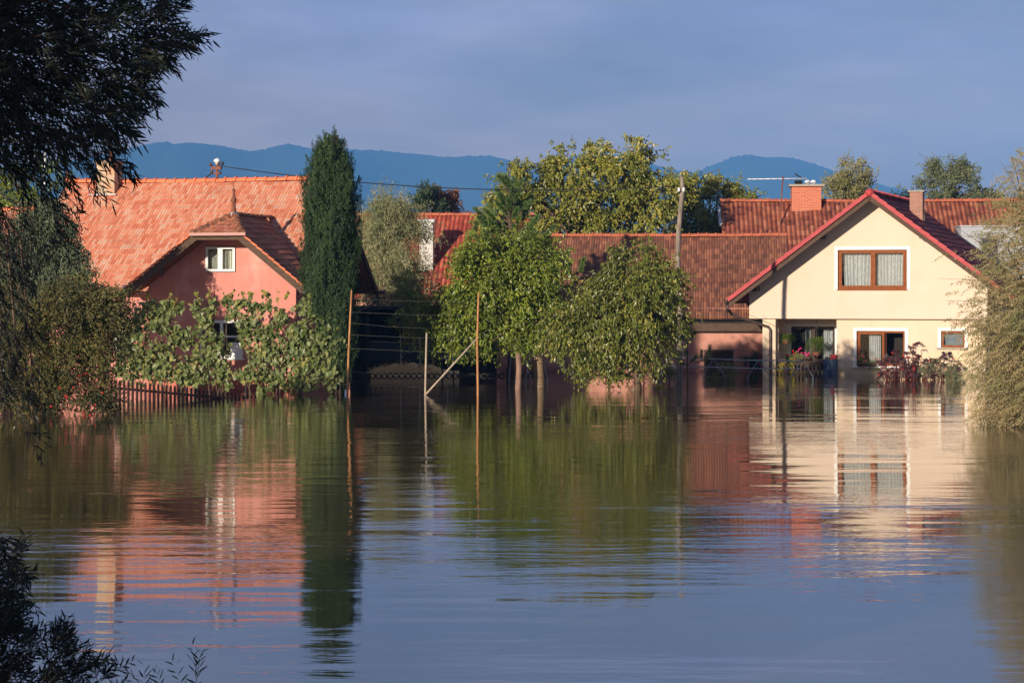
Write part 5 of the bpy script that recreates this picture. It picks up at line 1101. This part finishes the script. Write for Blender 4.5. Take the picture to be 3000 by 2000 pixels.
def fg_shrub():
    r = seed(93); R = root('bank_shrub', 'unlit willow shrub growing in the bottom left corner', 'bush', Wd(0, 19.3))
    poly = [(-200, 1560), (20, 1570), (60, 1600), (40, 1640), (90, 1690), (60, 1740), (80, 1790), (60, 1830), (110, 1850), (190, 1830), (215, 1870), (250, 1890), (270, 1920), (330, 1930), (400, 1960), (440, 2100), (-200, 2100)]
    def dens(a, b): return np.clip(1.1 - a / 420 - np.clip((1780 - b) / 300, 0, 1) * .6, .1, 1)
    n = 760; st, X, Yp = spray_pts(r, poly, n, 18.6, 20.0, dens); tl = r.uniform(.10, .2, n)
    dirs = np.stack([.45 + r.normal(0, .45, n), r.normal(0, .35, n), np.where(Yp > 1780, .7, -.1) + r.normal(0, .4, n)], -1)
    st = st - dirs / np.linalg.norm(dirs, axis=1, keepdims=True) * (tl * .5)[:, None]; k = st[:, 2] > -.2; st, dirs, tl = st[k], dirs[k], tl[k]
    # named sprigs reaching out of the mass
    sx = [((180, 1900), (195, 1795)), ((215, 1960), (272, 1880)), ((300, 1990), (400, 1920)), ((400, 1990), (345, 1935)), ((480, 2040), (455, 1955)), ((545, 2050), (505, 1925)), ((580, 2060), (563, 1870)), ((575, 1990), (590, 1900)), ((250, 1950), (300, 1900)), ((60, 1640), (75, 1555)), ((60, 1700), (110, 1670)), ((70, 1740), (115, 1790)), ((140, 1900), (165, 1850)), ((430, 2050), (420, 1970))]
    es = np.array([P(a[0], a[1], 19.3) for a, _ in sx]); ed = np.array([P(b[0], b[1], 19.3) - P(a[0], a[1], 19.3) for a, b in sx])
    R2 = len(st); st = np.concatenate([st, es]); dirs = np.concatenate([dirs, ed]); tl = np.concatenate([tl, np.linalg.norm(ed, axis=1)])
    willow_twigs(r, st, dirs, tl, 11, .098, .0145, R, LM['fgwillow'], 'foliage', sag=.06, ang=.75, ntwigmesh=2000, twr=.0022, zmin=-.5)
fg_shrub()
# belt of low woodland on the plain beyond the village, seen only through the gaps
def woodland():
    r = seed(131); n = 26000; X = r.uniform(-95, 110, n); o = np.array([0, 230.0, 0])
    top = 4.2 + 1.3 * np.sin(X * .21) + .9 * np.sin(X * .53 + 1) + .5 * np.sin(X * 1.7); Z = r.uniform(0, 1, n) ** .7 * top; Yv = r.normal(0, 2.5, n)
    C = np.stack([X, Yv, Z], -1); D = r.normal(0, 1, (n, 3)) + np.array([0, 0, .4])
    ob = inst('far_woodland', 'x', C, D, .9 * r.uniform(.6, 1.2, n), .5 * np.ones(n), r, None, LM['hedge'], .5); ob.location = o
    ob['kind'] = 'stuff'; tag(ob, 'belt of low dark woodland on the plain beyond the houses', 'woodland')
woodland()
# ------------------------------------------------------------------ posts, fence, wires, pole
def rel(R, *pts): return [Vector(p) - R.location for p in pts]
def post(name, label, cat, pts, rads, mat, group=None, n=8, pn=None):
    mb = MB(); o = pts[0]; mb.tube([Vector(p) - o for p in pts], rads, n); ob = mb.build(name, mat, None, True); ob.location = o; return tag(ob, label, cat, group)
YT = 73.0
post('trellis_post', 'tallest orange brown trellis post, right of the vines beside the cypress', 'post', [P(1016, 1200, YT), P(1018, 1150, YT), P(1021, 1040, YT), P(1025, 950, YT), P(1030, 850, YT)], [.034, .034, .032, .03, .024], M['stake'], 'trellis posts in the water')
post('trellis_post', 'slim orange trellis post rising in front of the left cherry tree', 'post', [P(1400, 1200, YT), P(1400, 1140, YT), P(1398, 1000, YT), P(1401, 900, YT), P(1402, 855, YT)], [.036, .036, .033, .03, .024], M['stake'], 'trellis posts in the water')
post('trellis_post', 'shorter dull brown trellis post at the foot of the sloping brace', 'post', [P(1246, 1200, YT), P(1246, 1147, YT), P(1248, 1050, YT), P(1250, 975, YT)], [.033, .033, .031, .028], M['brace'], 'trellis posts in the water')
post('trellis_stake', 'brown stake standing among the vine leaves before the white window', 'post', [P(622, 1200, 73.85), P(623, 1130, 73.85), P(625, 1000, 73.85), P(628, 850, 73.85)], [.022, .022, .02, .014], M['rust'])
post('trellis_brace', 'pale sloping brace leaning against the slim trellis post', 'pole', [P(1240, 1162, YT), P(1252, 1150, YT), P(1325, 1070, YT), P(1396, 993, YT)], [.032, .032, .03, .028], M['brace'])
post('timber_post', 'thick greyish timber post in the water left of the cherry trunk', 'post', [P(1517, 1200, 77), P(1518, 1130, 77), P(1521, 1080, 77), P(1518, 1036, 77)], [.10, .10, .095, .085], surf('red_brown_post', (.30, .19, .14), (.17, .105, .08), 4, .9, .006, 25, sc=(3, 3, .5)))
def wires():
    R = root('trellis_wires', 'thin strung wires running between the trellis posts', 'wire', Wd(1020, YT)); 
    rows = [(875, 884, 1), (914, 924, 1), (945, 962, 0), (980, 992, 1), (1020, 1031, 1), (1088, 1100, 0), (1113, 1136, 0)]
    for a, b, full in rows:
        mb = MB(); x1 = 1402 if full else 1250
        mb.tube(rel(R, P(1020, a, YT), P((1020 + x1) / 2, (a + b) / 2 + 3, YT), P(x1, b, YT)), .0034, 4); mb.build('strand', M['wire'], R)
    mb = MB(); mb.tube(rel(R, P(335, 1135, 70.5), P(450, 1143, 70.5), P(590, 1157, 71)), .006, 4); mb.build('strand', M['wire'], R)
wires()
def pole():
    Y = 83.4; pts = [(1990, 1200, 11), (1990, 1106, 11), (1993, 1000, 10.5), (1993, 930, 10), (1987, 840, 9), (1985, 760, 8.5), (1988, 680, 8.5), (1995, 600, 8), (2000, 560, 7.5), (1998, 525, 7), (1996, 517, 4)]
    R = root('utility_pole', 'crooked bleached wooden power pole rising in front of the barn roof', 'utility pole', Wd(1990, Y))
    one('shaft', M['polewood'], R, lambda m: m.tube(rel(R, *[P(a, b, Y) for a, b, _ in pts]), [w * .86 * Y / F for _, _, w in pts], 10), True)
    for px in (1989, 2003): one('insulator', M['ceramic'], R, lambda m: m.lathe(P(px, 562, Y - .13) - R.location, [(.02, 0), (.05, .03), (.04, .08), (.05, .11), (.02, .15)], 8), True)
    return P(1990, 545, Y - .12)
PT = pole()
def cable(name, label, a, b, sag, rad, mid=None):
    mb = MB(); o = Vector(a); n = 24; pts = []
    for i in range(n + 1):
        t = i / n; p = a.lerp(b, t) - Vector((0, 0, sag * 4 * t * (1 - t))); pts.append(p - o)
    mb.tube(pts, rad, 5); ob = mb.build(name, M['cable'], None, True); ob.location = o; return tag(ob, label, 'cable')
cable('power_cable', 'black power cable sagging from the pink house mast to the wooden pole', MAST[1], PT, .42, .018)
cable('service_cable', 'short twisted cable running from the mast down behind the orange ridge', MAST[0], MAST[2], .06, .022)
cable('guy_wire', 'thin slanting wire crossing in front of the porch ferns', P(2196, 922, 90.6), P(2512, 1050, 86), .03, .006)
cable('stay_wire', 'thin slanting wire dropping through the cherry leaves to the water', P(1450, 985, 74), P(1822, 1152, 72.5), .05, .006)

def picket():
    fr_a, fr_b = Wd(326, 68.2), Wd(748, 71.6); R = root('picket_fence', 'dark wooden picket fence sinking into the water below the vines', 'fence', fr_a)
    n = 36; up = Vector((0, 0, 1)); d = (fr_b - fr_a); dn = d.normalized(); th = Vector((-dn.y, dn.x, 0)) * .012
    rr = random.Random(8)
    for i in range(n):
        t = i / (n - 1); p = d * t; zt = .66 - .62 * t ** 1.15 + rr.uniform(-.012, .012); px_, lean = .036, rr.uniform(-.008, .008)
        vs = []
        for s_ in (-1, 1):
            for a, z in ((-px_, -.8), (px_, -.8), (px_ + lean, zt - .05), (lean + .012, zt), (lean - .012, zt), (-px_ + lean, zt - .05)): vs.append(p + dn * a + th * s_ + up * z)
        fs = [(0, 1, 2, 3, 4, 5), (11, 10, 9, 8, 7, 6)] + [(k, k + 6, (k + 1) % 6 + 6, (k + 1) % 6) for k in range(6)]
        mb = MB(); mb.add(vs, fs); mb.build('picket', M['picket'], R)
    one('rail', M['picket'], R, lambda m: m.beam(up * .42 + Vector((0, .04, 0)), d + up * -.12 + Vector((0, .04, 0)), .04, .07))
    for t, zt in ((.93, .42),):
        one('post', M['brace'], R, lambda m: m.tube([d * t + up * -.8 + Vector((0, -.06, 0)), d * t + up * zt + Vector((0, -.06, 0))], .022, 6))
picket()
def chain_edging():
    Y = 83.5; R = root('openwork_edging', 'dark openwork concrete edging just above the water below the straw', 'fence', Wd(1340, Y))
    def ring(m, c, rr):
        n = 8; o_ = []; i_ = []
        for k in range(n):
            a = 2 * math.pi * (k + .5) / n; o_.append((c.x + rr * math.cos(a), c.z + rr * math.sin(a))); i_.append((c.x + rr * .62 * math.cos(a), c.z + rr * .62 * math.sin(a)))
        vs = [(x, -.04, z) for x, z in o_] + [(x, -.04, z) for x, z in i_] + [(x, .04, z) for x, z in o_] + [(x, .04, z) for x, z in i_]
        fs = []
        for k in range(n):
            j = (k + 1) % n; fs += [(k, j, n + j, n + k), (2 * n + j, 2 * n + k, 3 * n + k, 3 * n + j), (k, 2 * n + k, 2 * n + j, j), (n + k, n + j, 3 * n + j, 3 * n + k)]
        m.add(vs, fs)
    s_ = Y / F
    for i in range(30):
        px = 1092 + i * 17.2
        if 1475 < px < 1497: continue
        one('block', M['blacktimber'], R, lambda m: ring(m, Vector(((px - 1340) * s_, 0, (1122 - 1089) * s_ - .20 + .01)), 9.6 * s_))
    one('post', M['blacktimber'], R, lambda m: m.box((1483 - 1340) * s_, (1490 - 1340) * s_, -.05, .05, -.5, (1119 - 1078) * s_))
chain_edging()
def bench():
    Y = 85.5; R = root('garden_table', 'small blue topped garden table beside the straw heap', 'table', Wd(1312, Y))
    o = lambda px, py: P(px, py, Y) - R.location
    one('tabletop', M['bluegrey'], R, lambda m: m.beam(o(1288, 1046), o(1336, 1053), .5, .06))
    for px in (1296, 1329):
        for dy in (-.2, .2): one('leg', M['blacktimber'], R, lambda m: m.tube([o(px, 1050) + Vector((0, dy, 0)), o(px, 1120) + Vector((0, dy, 0))], .025, 6))
bench()
def swing():
    Y = 83; R = root('swing_frame', 'pale metal swing frame with splayed legs behind the cherry trunk', 'swing', Wd(1560, Y)); o = lambda px, py, dy=0: P(px, py, Y + dy) - R.location
    one('beam', M['galv'], R, lambda m: m.tube([o(1505, 955), o(1572, 950)], .022, 6), True)
    for (a, b) in (((1571, 952), (1540, 1112)), ((1571, 952), (1604, 1112)), ((1507, 956), (1491, 1112)), ((1503, 956), (1556, 1112))):
        one('leg', M['galv'], R, lambda m: m.tube([o(*a), o((a[0] + b[0]) / 2 - 1, (a[1] + b[1]) / 2), o(*b), o(b[0] + 2, b[1] + 25)], .020 if a[0] > 1550 else .014, 6), True)
swing()
def rack():
    Y = 84.2; R = root('pipe_rack', 'long rack of grey blue pipes on splayed legs in front of the barn and porch', 'rack', Wd(2130, Y)); o = lambda px, py, dy=0: P(px, py, Y + dy) - R.location
    one('rail', M['galv'], R, lambda m: m.tube([o(1962, 1046), o(2060, 1050), o(2190, 1055), o(2345, 1056)], .020, 6), True)
    one('rail', M['galv'], R, lambda m: m.tube([o(1952, 1072), o(2060, 1074), o(2190, 1079), o(2350, 1080)], .020, 6), True)
    for x, yt in ((1962, 1046), (2090, 1050), (2222, 1054), (2348, 1056)):
        for pts in ([(x, yt), (x - 20, 1085), (x - 30, 1105), (x - 31, 1135)], [(x, yt), (x + 15, 1075), (x + 34, 1102), (x + 34, 1135)]):
            one('leg', M['bluegrey'] if x > 2000 else M['galv'], R, lambda m: m.tube([o(a, b, .0 if pts[1][0] < x else .5 * min(1, k)) for k, (a, b) in enumerate(pts)], .018, 6), True)
    one('stay', M['galv'], R, lambda m: m.tube([o(1969, 1058), o(1969, 1112)], .014, 5))
rack()
r_ = np.random.default_rng(14)
for i, (px, py) in enumerate(((1873, 1040), (1886, 1060), (1928, 1042), (1945, 1015), (1961, 1012))):
    lab = ['leftmost red brown garden stake under the right cherry tree', 'second garden stake from the left, shorter, under the cherry leaves', 'middle garden stake among the weeds', 'fourth garden stake, thin and red, tall against the pink barn', 'rightmost dark garden stake beside the pipe rack'][i]
    post('garden_stake', lab, 'stake', [P(px, 1150, 82), P(px, 1110, 82), P(px + 1, py, 82)], [.022, .022, .018], M['rust'], 'garden stakes standing in the flooded beds', 6)

# ------------------------------------------------------------------ small plants
make_tree('tomato_plant', 'tangle of tomato plants under the right cherry tree', 'plant', 82, [(1890, 1085, 35, 25), (1925, 1075, 25, 30), (1945, 1095, 25, 20), (1960, 1080, 14, 28), (1870, 1100, 25, 12)], 260, 9, .06, .035, LM['weed'], seed(101), base=1910, droop=.3, twig=.2, dep=.8)
make_tree('weed_clump', 'yellow leaved weed poking out of the water left of the pole', 'plant', 79, [(1935, 1140, 26, 8), (1965, 1143, 22, 5), (1938, 1128, 8, 10)], 60, 7, .07, .045, LM['yellowleaf'], seed(102), base=1940, droop=.2, twig=.12, dep=.6)
make_tree('weed_clump', 'pale green half drowned bush in front of the dark barn door', 'plant', 85.5, [(2115, 1095, 35, 14), (2090, 1102, 25, 8), (2140, 1090, 20, 16), (2120, 1082, 10, 12)], 260, 9, .055, .03, LM['weed'], seed(103), base=2115, droop=.1, twig=.2, dep=.8)
R_, _ = make_tree('hanging_plant', 'bushy red flowering plant on the barn wall beside the porch pillar', 'plant', 93.6, [(2200, 1065, 26, 22), (2222, 1062, 16, 24)], 200, 9, .06, .04, LM['hedge'], seed(104), base=2205, droop=.3, twig=.2, dep=.6)
def flowers(R, spots, Y, mat, size=.05, name='blossoms'):
    mb = MB(); rr = random.Random(len(spots))
    for px, py in spots:
        c = P(px, py, Y) - R.location
        for k in range(9):
            d = Vector((rr.gauss(0, 1), rr.gauss(0, 1), rr.gauss(0, 1))).normalized(); p = c + d * size * .7; a = d.orthogonal().normalized() * size * .55; b = d.cross(a).normalized() * size * .55
            mb.add([p + a, p + b, p - a, p - b], [(0, 1, 2, 3)])
    return mb.build(name, mat, R)
M['magenta'] = surf('magenta_petals', (.72, .03, .22), (.60, .02, .16), 20, .6); M['redpetal'] = surf('red_petals', (.60, .035, .03), (.5, .02, .03), 20, .6); M['pinkpetal'] = surf('salmon_petals', (.70, .16, .13), (.65, .1, .1), 20, .6)
flowers(R_, [(2222, 1045), (2228, 1052), (2224, 1066), (2230, 1072), (2227, 1080), (2220, 1058)], 93.1, M['redpetal'], .05)
# porch: ferns in hanging baskets, geraniums, bins
def yloc(px, py, v): return YH.to_world(YH.loc(px, py, v))
def fern(label, px, py, rx, ry, v, k, trail=0):
    Yd = yloc(px, py, v).y; r = seed(k); R = root('hanging_fern', label, 'plant', yloc(px, py + ry, v), group='ferns hanging in the porch'); o = np.array(R.location); c = np.array(yloc(px, py, v)); s_ = Yd / F
    n = 170; a = r.uniform(0, 6.3, n); C = []; D = []
    for i in range(n):
        L_ = r.uniform(.5, 1.1); hx, hy = math.cos(a[i]), math.sin(a[i])
        for t in np.linspace(.05, 1, 16):
            C.append(c + np.array([hx * rx * s_ * t * L_, hy * rx * s_ * t * L_, ry * s_ * (.9 * math.sin(t * 2.2) * L_ - 1.1 * t * t) + r.normal(0, .01)])); D.append(np.array([hx * .4, hy * .4, .1]) + r.normal(0, .6, 3))
    for i in range(trail):
        x0 = r.uniform(-.9, .5); 
        for t in np.linspace(0, 1, 22): C.append(c + np.array([x0 * rx * s_ + .03 * math.sin(t * 9 + i), r.uniform(-.15, .15), -ry * s_ * .3 - t * 62 * s_ * r.uniform(.9, 1)])); D.append(np.array([0, 0, -.5]) + r.normal(0, .6, 3))
    C = np.array(C); D = np.array(D); m = len(C)
    inst('fronds', 'plant', C - o, D, .05 * r.uniform(.6, 1.2, m), .016 * np.ones(m), r, R, LM['fern'], .3)
    p = Vector(c) - R.location
    one('basket', M['rust'], R, lambda mm: mm.lathe(p + Vector((0, 0, -ry * s_ * .9)), [(.06, -.02), (.14, .06), (.17, .17), (.16, .18)], 12), True)
    zc = YH.loc(2380, 934, 0).z - p.z - R.location.z
    one('hanger', M['wire'], R, lambda mm: [mm.tube([p + Vector((dx, 0, -ry * s_ * .9 + .17)), p + Vector((0, 0, zc))], .004, 4) for dx in (-.15, .15, 0)])
fern('bright green hanging fern with dry trailing stems beside the porch pillar', 2303, 990, 30, 20, .9, 111, 16)
fern('larger dark fern hanging in the middle of the porch', 2392, 1010, 34, 38, 1.0, 112)
R_, _ = make_tree('geranium_pot', 'magenta geraniums in bloom on the porch railing', 'plant', yloc(2340, 1045, .35).y - .05, [(2325, 1047, 20, 6), (2350, 1045, 22, 8), (2370, 1046, 10, 6), (2300, 1050, 12, 4)], 150, 7, .06, .05, LM['vine'], seed(113), base=2340, droop=.2, twig=.1, dep=.5)
Yf = yloc(2340, 1045, .35).y - .15
flowers(R_, [(2342, 1022), (2346, 1020), (2338, 1028), (2350, 1034), (2356, 1032), (2360, 1036), (2366, 1038), (2346, 1036), (2332, 1034), (2355, 1042), (2344, 1040), (2363, 1044), (2369, 1034)], Yf, M['magenta'], .05)
flowers(R_, [(2304, 1038), (2308, 1040), (2326, 1036), (2323, 1027), (2330, 1048), (2326, 1050), (2372, 1040)], Yf, M['redpetal'], .045, 'red_blossoms')
pl_ = yloc(2340, 1051, .35) - R_.location
one('planter', M['darkwood'], R_, lambda m: m.beam(pl_ + Vector((-.42, .03, .05)), pl_ + Vector((.42, -.35, .05)), .16, .10))
R_, _ = make_tree('window_box', 'red flowers spilling from a box under the open window', 'plant', yloc(2530, 1065, YVG - .15).y, [(2525, 1062, 16, 9), (2545, 1066, 22, 7), (2575, 1066, 14, 7), (2530, 1078, 8, 8)], 150, 7, .05, .035, LM['cherry'], seed(114), base=2540, droop=.3, twig=.12, dep=.5)
Yf = yloc(2540, 1060, YVG - .2).y - .1
flowers(R_, [(2527, 1043), (2530, 1047), (2532, 1058), (2536, 1057), (2516, 1052), (2558, 1048), (2572, 1052), (2530, 1074)], Yf, M['pinkpetal'], .04)
b0w = yloc(2514, 1069, YVG - .14) - R_.location; b1w = yloc(2572, 1069, YVG - .14) - R_.location
one('planter', M['darkwood'], R_, lambda m: m.beam(b0w, b1w, .16, .12))
for k, (px, lab) in enumerate(((2282, 'small yellow flowers left on the porch balusters'), (2316, 'small yellow flowers right of the first clump on the porch balusters'))):
    Yb = yloc(px, 1070, .2).y; Rr_, _ = make_tree('yellow_flowers', lab, 'plant', Yb, [(px, 1064, 9, 13), (px - 2, 1076, 9, 12)], 60, 6, .045, .036, LM['yellowleaf'], seed(116 + k), base=px, droop=.2, twig=.1, dep=.5, group='yellow flowers on the railing')
def bin_(label, px0, px1, py0, v0, mat, name, cat, zb=-.6, dep=.45):
    a = YH.loc(px0, py0, v0); b = YH.loc(px1, py0, v0); o = YH.to_world(((a.x + b.x) / 2, v0, 0)); R = root(name, label, cat, o, -YH.th); w = (b.x - a.x) / 2
    one('body', mat, R, lambda m: m.prism([(-w * .94, zb), (w * .94, zb), (w, a.z - .05), (-w, a.z - .05)], 0, dep))
    one('lid', mat, R, lambda m: m.box(-w - .015, w + .015, -.02, dep + .02, a.z - .049, a.z))
bin_('left of two blue bins behind the porch railing end', 2412, 2431, 1052, -.02, M['bluecloth'], 'blue_bin', 'bin')
bin_('right of two blue bins behind the porch railing, below the red box', 2432, 2450, 1052, -.02, M['bluecloth'], 'blue_bin', 'bin')
bin_('small dark red box standing on the right blue bin', 2432, 2449, 1039, .05, M['redpetal'], 'red_box', 'box', zb=YH.loc(2440, 1051.5, .05).z, dep=.25)
# castor plants
def castor(label, cx, w, k, nl, top):
    Y = 85.5; r = seed(k); R = root('castor_plant', label, 'plant', Wd(cx, Y), group='purple leaved plants in front of the yellow house'); o = np.array(R.location); C = []; D = []; mb = MB(); sx = []
    for i in range(nl):
        px = cx + r.uniform(-w, w); f = 1 - ((px - cx) / w) ** 2 * .55; py = 1104 - r.uniform(.02, 1) * (1104 - top) * f; yy = Y + r.uniform(-.5, .5); p = np.array(P(px, py, yy)); C.append(p); D.append(np.array([r.normal(0, .7), r.normal(-.4, .6), -.25]))
        if i % 3 == 0:
            b = np.array(Wd(cx + (px - cx) * .4, Y, -.3)); mb.tube([Vector(b - o), Vector((b + p) / 2 + np.array([0, 0, .1]) - o), Vector(p - o)], [.018, .014, .008], 5)
        if i % 13 == 0: sx.append((px + r.uniform(-8, 8), py + r.uniform(-6, 10)))
    C = np.array(C); D = np.array(D); n = len(C); sz = .30 * r.uniform(.6, 1.15, n)
    inst('foliage', 'plant', C - o, D, sz, sz * .62, r, R, LM['castor'], 1.1, T_PALM, r.normal(0, .45, (n, 3)) + np.array([-.1, -.6, .9]))
    mb.build('stem', surf('red_stem', (.22, .04, .035), (.15, .03, .028), 8, .6), R, True)
    flowers(R, [q for q in sx for _ in (0, 1)], Y - .4, M['redpetal'], .034, 'seed_heads')
castor('left purple leaved castor plant, half across the open window', 2625, 52, 121, 120, 1022)
castor('middle purple leaved castor plant, tallest, right of the open window', 2685, 50, 122, 120, 1002)
castor('right purple leaved castor plant, under the small window', 2765, 48, 123, 100, 1028)
make_tree('reed_bush', 'green leafy shrub between the castor plants and the willow', 'plant', 82.5, [(2740, 1092, 35, 22), (2775, 1105, 30, 25), (2800, 1120, 25, 25), (2770, 1075, 25, 18)], 330, 9, .075, .02, LM['greytree'], seed(125), base=2770, droop=.3, twig=.25, dep=.8)
# faint white mast among the leaves at the left
post('white_mast', 'slim white mast showing between the leaves at the far left', 'pole', [P(131, 640, 90), P(131, 560, 90), P(132, 430, 90)], [.035, .035, .03], M['ceramic'])
make_haze()
print('objects', len(bpy.data.objects), 'faces', sum(len(m.polygons) for m in bpy.data.meshes))
